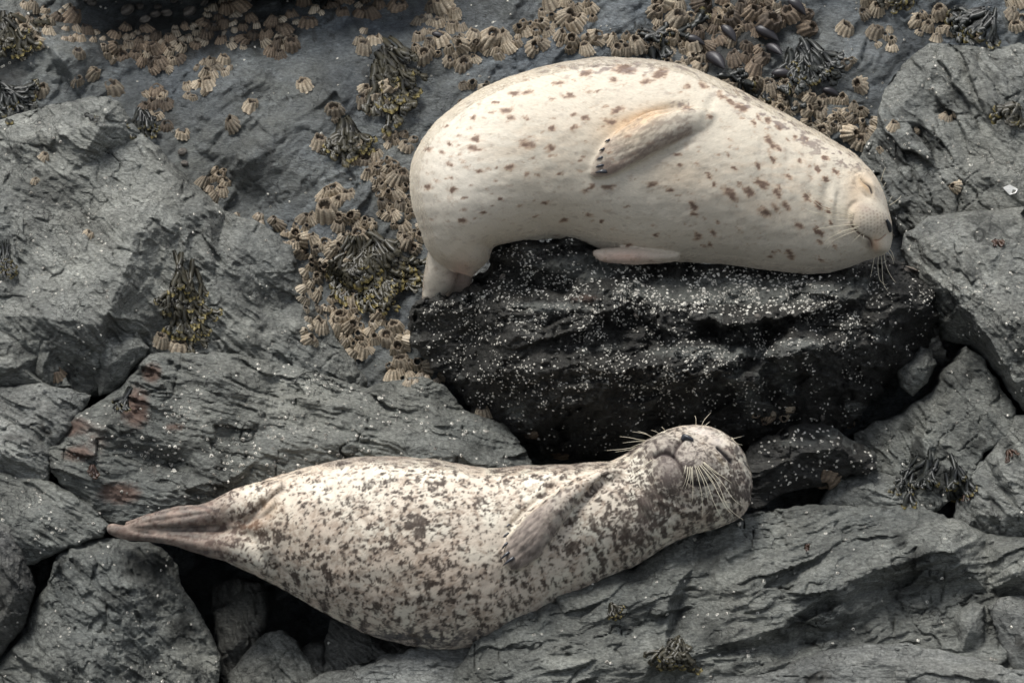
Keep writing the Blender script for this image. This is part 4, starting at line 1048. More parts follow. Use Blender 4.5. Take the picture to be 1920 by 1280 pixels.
    ux, uy = rot(s.px + 6 * fbm(s.px / 12, s.py / 12, 441, 3), s.py + 6 * fbm(s.px / 12, s.py / 12, 442, 3), -.35)
    uy = uy + .35 * z
    thr = np.clip(.85 + 1.5 * (dens + .05), .25, 1.3)
    c1 = cellspots(ux / 16, uy / 12.5, 451, .70, .18, .50); c2 = cellspots(ux / 9 + 7, uy / 7, 452, .6, .22, .6); c3 = cellspots(ux / 30 + 3, uy / 24, 453, .28, .22, .5)
    hx, hy = rot(s.px, s.py, 1.25)
    streak = fbm(hx / 9, hy / 2.6, 455, 3, .6)
    cc_ = np.maximum(np.maximum(c1, c2 * .8), c3) * thr + .42 * streak + .24 * c + .26 * a + .30 * (s.blob(1210, 980, 80, 80) + 1.1 * s.blob(1360, 900, 70, 80) + .9 * s.blob(1230, 930, 70, 60))
    k2 = sstep(.24, .72, cc_)
    base = np.tile([.66, .61, .50], (n, 1))
    base = lerp(base, [.55, .46, .37], sstep(-.3, .3, fbm(s.px / 40, s.py / 40, 429, 3)) * .6)
    base = lerp(base, [.40, .28, .20], np.clip(s.blob(790, 1080, 190, 70) * .6 + s.blob(560, 1000, 80, 70) * .6, 0, 1) * .7)
    base = lerp(base, [.27, .195, .14], np.clip(k1 * (.62 + .4 * streak), 0, 1))
    base = lerp(base, [.042, .029, .022], np.clip(k2 * (.90 + .25 * streak), 0, .95))
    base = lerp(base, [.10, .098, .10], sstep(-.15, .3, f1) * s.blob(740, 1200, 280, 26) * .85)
    base = lerp(base, [.20, .165, .14], np.clip(s.blob(700, 858, 160, 10) + s.blob(1000, 872, 200, 9), 0, 1) * .6)  # darker rim along the back, its shade painted into the pelt
    # flippers: brown, velvety
    hind = sstep(500, 380, s.px + .25 * np.abs(s.py - 990))
    hc = lerp(np.tile([.115, .078, .062], (n, 1)), [.25, .18, .145], np.clip(sstep(-.1, .4, fbm(s.px / 18, s.py / 9, 431, 4)), 0, 1) * .8)
    hc = lerp(hc, [.085, .065, .058], sstep(0, .35, fbm(s.px / 25, s.py / 9, 433, 3)) * .8)
    base = base * (1 - (hind * .85)[:, None]) + hc * (hind * .85)[:, None]
    fk = sstep(-2, 5, poly_sd(s.px, s.py, [(f_[0], f_[1]) for f_ in fl[2:]] + [(f_[2], f_[3]) for f_ in fl[2:][::-1]])) * s.f * np.clip((1100 - s.px) / 90, 0, 1) * .95
    fc = lerp(np.tile([.23, .19, .16], (n, 1)), [.08, .062, .053], sstep(-.15, .35, fbm(rot(s.px, s.py, -.9)[0] / 12, rot(s.px, s.py, -.9)[1] / 5, 435, 3)) * .75)
    base = base * (1 - fk[:, None]) + fc * fk[:, None]
    base = lerp(base, [.30, .17, .10], s.blob(475, 985, 24, 16) * .5)
    base = lerp(base, [.55, .38, .24], s.blob(505, 950, 20, 22) * .5)
    # face
    face = np.clip(s.blob(1305, 865, 55, 50) + s.blob(1235, 838, 44, 24), 0, 1)
    base = lerp(base, [.12, .09, .08], sstep(-.2, .3, b + .4 * c) * np.clip(s.blob(1370, 900, 50, 80) + .8 * s.blob(1200, 960, 60, 60), 0, 1) * .45)
    base = lerp(base, lerp(np.tile([.26, .225, .19], (n, 1)), [.06, .047, .04], sstep(-.05, .3, a + c * .5)), face * .8)
    base = lerp(base, [.12, .095, .085], s.blob(1255, 885, 28, 34, -.4) * .8)
    base = lerp(base, [.60, .54, .48], s.blob(1315, 808, 24, 7, .15) * .8 + s.blob(1345, 828, 14, 10, .6) * .6)
    dots = np.zeros(n)
    for r_ in range(8):
        for c_ in range(9):
            x, y = 1285 + c_ * 5.6 - r_ * 1.0, 840 + r_ * 5.6 + c_ * 2.2
            if math.hypot((x - 1305) / 27, (y - 868) / 27) < 1: dots = np.maximum(dots, np.exp(-((s.px - x) ** 2 + (s.py - y) ** 2) / 2.0))
            x, y = 1222 + c_ * 6.0, 832 + r_ * 5.0 - c_ * 1.6
            if r_ < 4 and c_ < 7: dots = np.maximum(dots, .7 * np.exp(-((s.px - x) ** 2 + (s.py - y) ** 2) / 1.6))
    base = lerp(base, [.05, .045, .045], dots * s.f * .45)
    base = lerp(base, [.10, .07, .06], s.blob(1360, 853, 26, 7, .75) * .6 * s.f)
    base = lerp(base, [.015, .012, .012], np.clip(eye * 1.6, 0, 1))
    base = lerp(base, [.34, .27, .17], s.blob(1350, 864, 18, 4, .75) * .3)
    base = lerp(base, [.06, .045, .04], np.clip(mouth * 1.15 + phil * 1.0, 0, 1) ** 1.6)
    base = lerp(base, [.04, .035, .033], s.blob(1315, 905, 22, 8) * .8)
    ob, bvh = s.finish('harbour_seal', base)
    tag(ob, 'brown-mottled seal lying on its back with its chin up, below the dark boulder', 'seal', 'seals resting on the rocks')
    F = lambda x, y: front(bvh, x, y) or .5
    for (x0, y0, x1, y1, r) in ((956, 982, 945, 994, 1.8), (954, 998, 941, 1012, 2.0), (952, 1016, 941, 1031, 2.2), (955, 1034, 938, 1051, 2.6), (964, 1044, 943, 1062, 2.8)):
        claw(x0, y0, x1, y1, F(x0, y0) + .001, ob, r)
    st = [(1276, 822, 1284, 830, F(1280, 826) - .001, .008, .02), (1281, 813, 1290, 828, F(1286, 821) - .001, .012, .02), (1290, 815, 1294, 827, F(1292, 821) - .001, .012, .02), (1300, 821, 1300, 828, F(1300, 825) - .001, .008, .02)]
    V, Fq, C, _ = loft(st, 16, 14)
    mesh_np('nose', V, [Fq, C], M['nose'], True, ob)
    for p in [[(1228, 822), (1215, 815), (1200, 811), (1186, 809)], [(1222, 820), (1210, 812), (1196, 808)], [(1218, 826), (1200, 824), (1180, 820), (1162, 818)], [(1216, 828), (1195, 827), (1168, 830)], [(1214, 832), (1200, 832), (1184, 838)],
              [(1205, 838), (1185, 839), (1165, 842), (1138, 844)], [(1200, 840), (1180, 843), (1154, 847)], [(1180, 856), (1170, 861), (1158, 864), (1144, 864)], [(1238, 814), (1230, 809), (1221, 806)], [(1248, 808), (1243, 802), (1240, 800)]]:
        whisker(p, .50, .50, ob)
    for p in [[(1305, 796), (1305, 786), (1303, 779)], [(1315, 801), (1320, 788), (1333, 773)], [(1320, 800), (1325, 795), (1331, 790)], [(1360, 827), (1375, 822), (1391, 818)], [(1372, 820), (1380, 830), (1392, 834)]]:
        whisker(p, .53, .53, ob)
    for p in [[(1290, 875), (1288, 890), (1284, 905), (1279, 915)], [(1294, 874), (1292, 892), (1287, 910), (1284, 917)], [(1298, 874), (1299, 900), (1299, 930), (1296, 945)], [(1303, 872), (1310, 900), (1316, 930), (1317, 968)], [(1306, 874), (1318, 900), (1325, 925), (1328, 944)],
              [(1308, 872), (1325, 905), (1340, 945), (1356, 976)], [(1312, 872), (1335, 900), (1352, 935), (1371, 942)], [(1315, 870), (1345, 905), (1365, 950), (1393, 974)], [(1314, 873), (1340, 912), (1360, 950), (1375, 965)], [(1318, 866), (1340, 885), (1360, 895)], [(1320, 870), (1350, 900), (1375, 935), (1392, 948)],
              [(1320, 866), (1342, 884), (1362, 898), (1372, 905)], [(1286, 872), (1283, 885), (1280, 894)], [(1296, 876), (1296, 898), (1291, 915)], [(1222, 862), (1205, 875), (1192, 892)], [(1215, 868), (1195, 880), (1180, 890)]]:
        a_ = F(*p[0]) + .003; b_ = max(F(*p[-1]), .5) + .03
        whisker(p, a_, a_, ob, .0011, bvh)
    return ob, bvh
spotted, spotted_bvh = build_spotted()
# ------------------------------------------------------------------ things living on the rocks
def dsample(px, py, arr=None):
    arr = DEPTH if arr is None else arr
    x = np.clip((np.asarray(px, float) + 240) / STEP, 1, len(GX) - 3); y = np.clip((np.asarray(py, float) + 240) / STEP, 1, len(GY) - 3)
    i = x.astype(int); j = y.astype(int); fx = x - i; fy = y - j
    return (arr[j, i] * (1 - fx) + arr[j, i + 1] * fx) * (1 - fy) + (arr[j + 1, i] * (1 - fx) + arr[j + 1, i + 1] * fx) * fy
def owner(px, py):
    i = int(np.clip(round((px + 240) / STEP), 0, len(GX) - 1)); j = int(np.clip(round((py + 240) / STEP), 0, len(GY) - 1))
    return ROCKS[OWNER[j, i]]
def blur(a, n):
    for _ in range(n):
        a = (a + np.roll(a, 1, 0) + np.roll(a, -1, 0) + np.roll(a, 1, 1) + np.roll(a, -1, 1)) / 5
    return a
SOFT = blur(DEPTH, 10)
def normal(px, py, soft=True, e=5.0):
    A = SOFT if soft else DEPTH
    gx = (dsample(px + e, py, A) - dsample(px - e, py, A)) / (2 * e / 600)
    gy = (dsample(px, py + e, A) - dsample(px, py - e, A)) / (2 * e / 600)
    gx = np.clip(gx, -3, 3); gy = np.clip(gy, -3, 3)
    n = -FW * 1.0 - np.asarray(gx)[..., None] * RT + np.asarray(gy)[..., None] * UP
    return n / np.linalg.norm(n, axis=-1, keepdims=True)
SEAL_BVH = [cream_bvh, spotted_bvh]
def seal_over(px, py, w):
    for b in SEAL_BVH:
        f = front(b, px, py)
        if f is not None and f > w - .02: return True
    return False

# ---- materials
def shell_mat(name, dark, mid, light):
    t = NT(name)
    a = t.attr('shade')
    oi = t.n('ShaderNodeObjectInfo')
    c = t.mix(t.ramp(a, [(0.0, 0.0), (.55, .6), (1.0, 1.0)]), dark, light)
    c = t.mix(t.ramp(t.noise(1.6, 5, .75), [(.38, 0.0), (.68, .8)]), c, mid)
    mp = t.mapping((0, 0, 0), (2, 2, 11))
    k = t.math('MULTIPLY_ADD', oi.outputs['Random'], .85, .5)
    kc = t.n('ShaderNodeCombineColor'); [t.lk(k, kc.inputs[i]) for i in range(3)]
    c = t.mix(1.0, c, kc.outputs[0], 'MULTIPLY')
    c = t.mix(1.0, c, t.ramp(t.noise(1.3, 5, .75, mp), [(.3, .42), (.5, .95), (.7, 1.4)]), 'MULTIPLY')
    t.lk(c, t.b.inputs['Base Color'])
    t.b.inputs['Roughness'].default_value = .5; t.b.inputs['Specular IOR Level'].default_value = .45
    t.lk(t.bump(t.noise(1.6, 6, .75, mp), .9, .006), t.b.inputs['Normal'])
    return t.m
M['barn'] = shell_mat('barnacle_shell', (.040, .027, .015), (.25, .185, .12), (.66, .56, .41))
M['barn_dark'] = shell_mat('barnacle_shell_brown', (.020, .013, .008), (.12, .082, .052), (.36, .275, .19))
M['inner'] = plain_mat('barnacle_opening', (.035, .026, .018), .5)
M['plate'] = plain_mat('barnacle_plate', (.22, .17, .12), .5)
M['snail'] = shell_mat('snail_shell', (.07, .06, .05), (.16, .14, .12), (.30, .27, .23))
M['limpet'] = shell_mat('pale_shell', (.20, .15, .12), (.42, .36, .30), (.62, .56, .49))
M['mussel'] = plain_mat('mussel_shell', (.018, .016, .018), .42, .5)

def barnacle_meshes(seed):
    """fluted volcano shell, its dark opening, and the two-part beak"""
    rg = random.Random(seed)
    m = 44; nr = 7; H = rg.uniform(.85, 1.4); ro = rg.uniform(.38, .6)
    pw = rg.choice((.62, .75, .85, 1.0, 1.25)); nf = rg.randint(10, 15); lean = rg.uniform(-.22, .22); ecc = rg.uniform(.78, 1.0)
    amp = [rg.uniform(.05, .19) for _ in range(nf)]
    jag = [rg.uniform(-.22, .26) for _ in range(6)]
    V = []; sh = []
    for r in range(nr):
        t = r / (nr - 1)
        for k in range(m):
            th = 2 * math.pi * k / m
            fi = th / (2 * math.pi) * nf
            fl = abs(math.sin(math.pi * fi))                      # ridge between furrows
            a = amp[int(fi) % nf]
            rad = ro + (1 - ro) * (1 - t) ** pw
            rad *= 1 + (a * 2.2 * (fl - .5)) * (1 - t * .45) + .05 * math.sin(3 * th + seed) + .03 * math.sin(t * 19 + seed + 2 * math.sin(th * 2))
            pl = th / (2 * math.pi) * 6
            j = jag[int(pl) % 6] * (1 - abs(2 * (pl % 1) - 1)) * 1.0
            z = H * t ** .85 + j * t ** 3 + .03 * math.sin(7 * t * 3 + th * 2)
            V.append((rad * math.cos(th) + lean * t * t, rad * ecc * math.sin(th), z)); sh.append(min(1, .25 + .75 * fl) * (.55 + .45 * (1 - t)) if t < .9 else .25)
    n0 = len(V)
    for r, (f, dz) in enumerate(((.86, -.03), (.72, -.22))):
        for k in range(m):
            x, y, z = V[(nr - 1) * m + k]
            V.append(((x - lean) * f + lean, y * f, z + dz)); sh.append(.15)
    idx = np.arange(len(V)).reshape(-1, m)
    F = np.stack([idx[:-1], np.roll(idx, -1, 1)[:-1], np.roll(idx, -1, 1)[1:], idx[1:]], 2).reshape(-1, 4)
    # opening: a funnel inside the rim
    O = []; 
    for f, dz in ((.80, -.12), (.62, -.42), (.35, -.62)):
        for k in range(0, m, 2):
            x, y, z = V[(nr - 1) * m + k]
            O.append(((x - lean) * f + lean, y * f, z + dz))
    mm = m // 2; oi = np.arange(len(O)).reshape(-1, mm)
    OF = np.stack([oi[:-1], np.roll(oi, -1, 1)[:-1], np.roll(oi, -1, 1)[1:], oi[1:]], 2).reshape(-1, 4)
    O.append((lean, 0, H - .7)); OC = np.stack([oi[-1], np.roll(oi[-1], -1), np.full(mm, len(O) - 1)], 1)
    # beak plates
    B = []; BF = []
    for sgn in (-1, 1):
        b = len(B)
        B += [(lean - .26 * ro / .4, sgn * .01, H - .5), (lean + .26 * ro / .4, sgn * .01, H - .5), (lean + .05, sgn * .03, H - .18), (lean, sgn * .2 * ro / .4, H - .52), (lean, sgn * .15, H - .32)]
        BF += [(b, b + 3, b + 4), (b, b + 4, b + 2), (b + 3, b + 1, b + 4), (b + 1, b + 2, b + 4)]
    return (np.array(V), F, np.array(sh)), (np.array(O), OF, OC), (np.array(B), np.array(BF))
VAR = []
for sd_ in range(9):
    a, b, c = barnacle_meshes(sd_ + 1)
    sets = []
    for mt in ('barn', 'barn_dark'):
        o1 = mesh_np('barnacle', a[0], a[1], M[mt], True, None, {'shade': a[2]})
        o2 = mesh_np('opening', b[0], [b[1], b[2]], M['inner'], True)
        o3 = mesh_np('beak_plates', c[0], c[1], M['plate'], False)
        sets.append((o1.data, o2.data, o3.data))
        for o in (o1, o2, o3): bpy.data.objects.remove(o)
    VAR.append((sets, a))

def frame(axis, spin):
    z = Vector(axis).normalized(); x = z.orthogonal().normalized(); y = z.cross(x)
    m = Matrix((x, y, z)).transposed().to_4x4()
    return m @ Matrix.Rotation(spin, 4, 'Z')

rb = random.Random(12)
SPOTS = []      # (px, py, R, variant, dark, site phrase, axis tilt)
def cluster(cx, cy, rx, ry, n, rad, site, dark=0, ang=0.0):
    tries = 0; got = []; n = max(n, int(n * 1.55)) if n > 2 else n; rad *= .93
    while len(got) < n and tries < n * 60:
        tries += 1
        a = rb.uniform(0, 6.283); q = math.sqrt(rb.random())
        x, y = q * math.cos(a) * rx, q * math.sin(a) * ry
        c, s = math.cos(ang), math.sin(ang)
        x, y = cx + x * c - y * s, cy + x * s + y * c
        R_ = rad * rb.choice((.6, .8, .95, 1.05, 1.2)) * rb.uniform(.9, 1.1)
        if all(math.hypot(x - o[0], y - o[1]) > (R_ + o[2]) * .52 for o in got + [p for p in SPOTS if abs(p[0] - x) < 60 and abs(p[1] - y) < 60]):
            got.append((x, y, R_))
    for x, y, R_ in got:
        SPOTS.append((x, y, R_, rb.randrange(9), dark, site))
def single(x, y, R_, label, dark=0):
    SPOTS.append((x, y, R_, rb.randrange(9), dark, ('one', label)))

single(570, 160, 23, 'lone pale fan-shaped barnacle alone on bare grey slab, highest of the isolated ones')
single(468, 202, 20, 'lone domed brown barnacle just above and beside its twin on bare slab')
single(437, 234, 21, 'lone brown barnacle with pointed tip, lower one of the two on bare slab')
single(599, 273, 21, 'round ribbed barnacle touching the small yellow-tipped seaweed fan')
single(82, 296, 13, 'small whitish barnacle stuck on the flank of the pointed boulder')
single(66, 340, 11, 'tiny curled brown barnacle below the whitish one on the pointed boulder')
single(165, 440, 13, 'pale star-ribbed flat barnacle on the crest of the bright pyramid facet')
single(302, 645, 17, 'yellowish barnacle end of the pair lying behind the long slab crest')
single(335, 652, 24, 'large smooth tan barnacle lying behind the crest of the long slab')
single(112, 706, 15, 'brown crumbling barnacle inside the dark cleft by the squared block', 1)
single(906, 777, 17, 'pale triangular barnacle under the lower lip of the dark boulder')
single(998, 815, 17, 'pinkish-brown barnacle in deep shadow under the dark boulder', 1)
single(1053, 850, 21, 'brown barnacle half hidden behind the spotted seal shoulder line', 1)
single(1555, 898, 25, 'big solitary brown barnacle at the end of the flat black slab', 1)
single(1596, 796, 10, 'small pink-white barnacle at the tip of the flat black slab')
single(1582, 58, 21, 'ribbed half-dome barnacle on grey slate near the top edge')
single(1672, 242, 15, 'small striped fan barnacle on the edge of the slate ledge')
single(1772, 222, 17, 'brown pointed barnacle high on the slate ledge plates')
single(1650, 283, 9, 'bright white little barnacle beside a dark lens-shaped slate cut')
single(1792, 352, 16, 'flaky white-pink barnacle low on the slate ledge')
single(1720, 245, 9, 'narrow white barnacle leaning on the slate ledge next to a brown one')
single(1614, 160, 24, 'large coarse pyramid barnacle right of the dark weed clump')
single(150, 105, 14, 'small pale barnacle like a white tooth on the wet dark slab')
single(172, 143, 21, 'square-shouldered tan barnacle above the tip of the pointed boulder')
single(148, 156, 14, 'split pale barnacle leaning beside the square-shouldered one')
single(79, 172, 19, 'round ribbed tan barnacle with dark mouth in the shallow basin')
single(216, 170, 20, 'upright open-mouthed barnacle at the very tip of the pointed boulder')
single(343, 253, 17, 'tall barnacle beside the slanting edge of the pointed boulder')
single(313, 238, 15, 'brown ribbed barnacle next to the tall one by the boulder edge', 1)
single(706, 592, 17, 'single fan barnacle alone on wet slab between the weed and dark boulder')
single(1790, 215, 9, 'tiny rounded barnacle stuck on upper slate plate')
T_ = 'in the dark arch below the added ledge'
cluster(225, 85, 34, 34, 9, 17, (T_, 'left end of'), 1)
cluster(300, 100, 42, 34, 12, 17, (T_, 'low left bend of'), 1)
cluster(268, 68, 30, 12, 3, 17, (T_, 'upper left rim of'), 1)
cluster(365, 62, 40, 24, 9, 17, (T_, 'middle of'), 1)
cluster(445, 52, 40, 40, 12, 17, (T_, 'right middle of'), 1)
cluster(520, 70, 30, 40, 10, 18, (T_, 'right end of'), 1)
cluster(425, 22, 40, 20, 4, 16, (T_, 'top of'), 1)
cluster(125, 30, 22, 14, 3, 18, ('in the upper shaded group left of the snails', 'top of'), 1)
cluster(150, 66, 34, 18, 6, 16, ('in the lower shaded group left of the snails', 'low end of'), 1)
cluster(62, 48, 30, 42, 8, 19, ('beside the corner seaweed at the top', 'clump'), 0)
cluster(12, 85, 16, 14, 2, 18, ('at the edge below the corner seaweed', 'pair'), 0)
cluster(400, 128, 34, 16, 6, 17, ('just below the dark barnacle arch', 'patch'), 0)
cluster(368, 165, 28, 26, 4, 19, ('in the three-way group on the bare slab', 'group'), 0)
cluster(295, 195, 26, 30, 6, 18, ('above the slanting edge of the pointed boulder', 'group'), 1)
cluster(575, 30, 30, 24, 4, 18, ('near the top edge above the hanging weed', 'group'), 1)
cluster(680, 20, 70, 20, 6, 18, ('along the top edge', 'row'), 1)
cluster(690, 78, 24, 24, 3, 21, ('at the root of the tall hanging seaweed', 'group'), 0)
cluster(820, 45, 38, 34, 8, 20, ('in the bed above the cream rump', 'top of'), 0)
cluster(868, 90, 40, 34, 9, 20, ('in the bed above the cream rump', 'low part of'), 0)
cluster(795, 92, 28, 22, 4, 18, ('in the bed above the cream rump', 'left rim of'), 0)
cluster(935, 88, 40, 22, 7, 20, ('in the ridge above the cream back', 'left part of'), 0)
cluster(1005, 62, 34, 30, 8, 20, ('in the ridge above the cream back', 'right part of'), 0)
cluster(1065, 28, 50, 28, 10, 21, ('in the pile above the cream seal', 'top of'), 0)
cluster(1090, 78, 60, 18, 7, 18, ('in the pile above the cream seal', 'foot of'), 0)
cluster(1185, 80, 46, 22, 6, 19, ('over the highest point of the cream seal', 'group'), 0)
cluster(760, 148, 14, 12, 1, 17, ('beside the tip of the tall hanging seaweed', 'spot'), 0)
cluster(865, 190, 14, 10, 1, 13, ('touching the outline of the cream seal rump', 'spot'), 1)
cluster(895, 160, 30, 8, 3, 13, ('touching the upper outline of the cream seal', 'row'), 0)
cluster(1262, 45, 40, 42, 10, 24, ('in the big shaded mound', 'left part of'), 0)
cluster(1345, 45, 44, 46, 12, 23, ('in the big shaded mound', 'middle of'), 1)
cluster(1425, 30, 40, 34, 8, 22, ('in the big shaded mound', 'right part of'), 1)
cluster(1290, 112, 46, 22, 6, 20, ('in the big shaded mound', 'foot of'), 0)
cluster(1400, 112, 36, 28, 6, 21, ('in the big shaded mound', 'low middle of'), 1)
cluster(1505, 30, 22, 26, 3, 18, ('in the big shaded mound', 'far right tip of'), 1)
cluster(1405, 165, 44, 18, 7, 20, ('in the bed along the cream neck', 'upper end of'), 0)
cluster(1470, 185, 46, 28, 9, 21, ('in the bed along the cream neck', 'middle of'), 0)
cluster(1550, 215, 50, 34, 13, 20, ('in the bed along the cream neck', 'low middle of'), 0)
cluster(1605, 235, 36, 34, 9, 19, ('in the bed along the cream neck', 'low end of'), 0)
cluster(1590, 120, 14, 12, 2, 16, ('above the large coarse pyramid barnacle', 'pair'), 0)
cluster(1640, 18, 30, 16, 3, 20, ('under the yellow-green weed at the top edge', 'group'), 0)
cluster(1658, 72, 26, 24, 4, 17, ('on the dark slate below the yellow-green top weed', 'group'), 0)
cluster(1755, 45, 44, 30, 7, 18, ('around the dark crack in the upper slate', 'group'), 0)
cluster(1835, 75, 14, 12, 1, 17, ('at the upper lip of the slate ledge', 'spot'), 0)
cluster(1905, 25, 18, 28, 4, 18, ('at the top right corner', 'group'), 0)
cluster(705, 188, 34, 26, 5, 19, ('between hanging weed and small weed fan', 'upper group'), 0)
cluster(632, 213, 22, 16, 2, 21, ('above the small yellow-tipped weed fan', 'pair'), 0)
cluster(748, 262, 32, 18, 4, 19, ('between small weed fan and cream rump', 'group'), 0)
cluster(690, 298, 26, 18, 4, 17, ('under the small yellow-tipped weed fan', 'group'), 0)
cluster(725, 335, 38, 36, 11, 18, ('in the bed beside the cream rump', 'top of'), 0)
cluster(745, 395, 34, 34, 9, 18, ('in the bed beside the cream rump', 'middle of'), 0)
cluster(772, 445, 22, 30, 5, 17, ('in the bed beside the cream rump', 'foot of'), 0)
cluster(628, 372, 26, 20, 3, 20, ('in the small trio on blue-grey slab', 'trio'), 0)
cluster(585, 412, 32, 18, 3, 20, ('in the row left of the small trio', 'row'), 0)
cluster(660, 430, 44, 26, 8, 18, ('above the large seaweed clump', 'band'), 0)
cluster(402, 345, 26, 34, 6, 19, ('tucked against the slanting edge of the pointed boulder', 'group'), 0)
cluster(445, 402, 16, 10, 1, 13, ('at the notch of the boulder edge', 'spot'), 0)
cluster(505, 415, 26, 12, 3, 17, ('on the rim of the pointed boulder', 'row'), 0)
cluster(562, 450, 28, 30, 6, 19, ('between boulder rim and large weed', 'upper end of'), 0)
cluster(612, 490, 34, 34, 8, 20, ('between boulder rim and large weed', 'lower end of'), 0)
cluster(582, 540, 22, 34, 6, 20, ('of the strip beside the pointed boulder', 'upper'), 0)
cluster(588, 610, 20, 40, 6, 19, ('of the strip beside the pointed boulder', 'lower'), 0)
cluster(640, 590, 32, 34, 8, 19, ('in the bright patch below large weed', 'upper left of'), 0)
cluster(672, 640, 34, 34, 9, 20, ('in the bright patch below large weed', 'middle of'), 0)
cluster(722, 625, 26, 26, 5, 18, ('in the bright patch below large weed', 'right side of'), 0)
cluster(752, 645, 16, 24, 3, 18, ('at the left tip of the dark boulder', 'group'), 0)
cluster(770, 698, 40, 22, 8, 19, ('in the row on the long slab crest', 'left of'), 0)
cluster(818, 712, 20, 10, 2, 15, ('in the row on the long slab crest', 'right of'), 0)
cluster(1440, 782, 32, 12, 3, 15, ('in the black gap behind the spotted seal head', 'group'), 1)
cluster(1476, 774, 16, 8, 1, 14, ('in the black gap above the flat black slab', 'spot'), 1)

# keep those the view shows; the largest 300 stay individuals
vis = []
for s_ in SPOTS:
    x, y = s_[0], s_[1]
    w = float(dsample(x, y, DEPTH))
    cov = all(seal_over(x + dx, y + dy, w) for dx, dy in ((0, 0), (0, -s_[2]), (-s_[2] * .8, 0), (s_[2] * .8, 0)))
    if cov or x < -15 or x > 1935 or y < -20: continue
    vis.append(s_)
one = [s_ for s_ in vis if s_[5][0] == 'one']; rest = sorted([s_ for s_ in vis if s_[5][0] != 'one'], key=lambda q: -q[2])
keep = one + rest[:300 - len(one)]; extra = rest[300 - len(one):]

def barn_matrix(x, y, R_, rg):
    n = normal(x, y)
    ax = n * rg.uniform(.5, .95) + UP * rg.uniform(.1, .62) + RT * rg.uniform(-.5, .5)
    w = float(dsample(x, y, SOFT))
    s = R_ * .98 / 600
    p = P(x, y, w) - n * s * .34
    return Matrix.Translation(Vector(p)) @ frame(ax, rg.uniform(0, 6.28)) @ Matrix.Diagonal((s, s, s * rg.uniform(.85, 1.15), 1))

ORD = ['first', 'second', 'third', 'fourth', 'fifth', 'sixth', 'seventh', 'eighth', 'ninth', 'tenth', 'eleventh', 'twelfth', 'thirteenth', 'fourteenth', 'fifteenth', 'sixteenth', 'seventeenth', 'eighteenth']
sites = {}
for s_ in keep:
    if s_[5][0] != 'one': sites.setdefault(s_[5], []).append(s_)
label_of = {}
for (site, part), lst in sites.items():
    lst.sort(key=lambda q: q[0])
    big = max(lst, key=lambda q: q[2]); small = min(lst, key=lambda q: q[2])
    where = site if part in ('group', 'pair', 'spot', 'row', 'patch', 'clump', 'trio', 'band', 'upper group') else (part + ' ' + site[3:] if site.startswith('in ') and part.endswith(' of') else part + ' part ' + site if part in ('upper', 'lower') else 'at the ' + part + ' ' + site)
    for k, q in enumerate(lst):
        tone = 'brown' if q[4] else 'tan'
        if len(lst) == 1: t = f'{tone} ribbed barnacle {where}'
        else: t = f'{tone} barnacle, {ORD[k]} from left, {where}'
        label_of[id(q)] = t
rg = random.Random(4)
for q in keep:
    x, y, R_, v, dk, site = q
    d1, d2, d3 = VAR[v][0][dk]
    ob = bpy.data.objects.new('barnacle', d1); ob.matrix_world = barn_matrix(x, y, R_, rg); COL.objects.link(ob)
    tag(ob, site[1] if site[0] == 'one' else label_of[id(q)], 'barnacle', 'large barnacles on the rocks')
    o2 = bpy.data.objects.new('opening', d2); COL.objects.link(o2); o2.parent = ob
    if R_ > 15: o3 = bpy.data.objects.new('beak_plates', d3); COL.objects.link(o3); o3.parent = ob
def join_barnacles(lst, name, label):
    Vs = []; Fs = []; sh = []; o = 0
    for q in lst:
        a = VAR[q[3]][1]; m = np.array(barn_matrix(q[0], q[1], q[2], rg))
        Vs.append(a[0] @ m[:3, :3].T + m[:3, 3]); Fs.append(a[1] + o); sh.append(a[2]); o += len(a[0])
    if Vs:
        ob = mesh_np(name, np.concatenate(Vs), np.concatenate(Fs), M['barn'], True, None, {'shade': np.concatenate(sh)})
        tag(ob, label, 'barnacles', kind='stuff')
join_barnacles(extra, 'small_barnacles', 'the smaller tan barnacles filling gaps in the barnacle beds')
print('BARNACLES', len(SPOTS), len(vis), len(keep), len(extra))

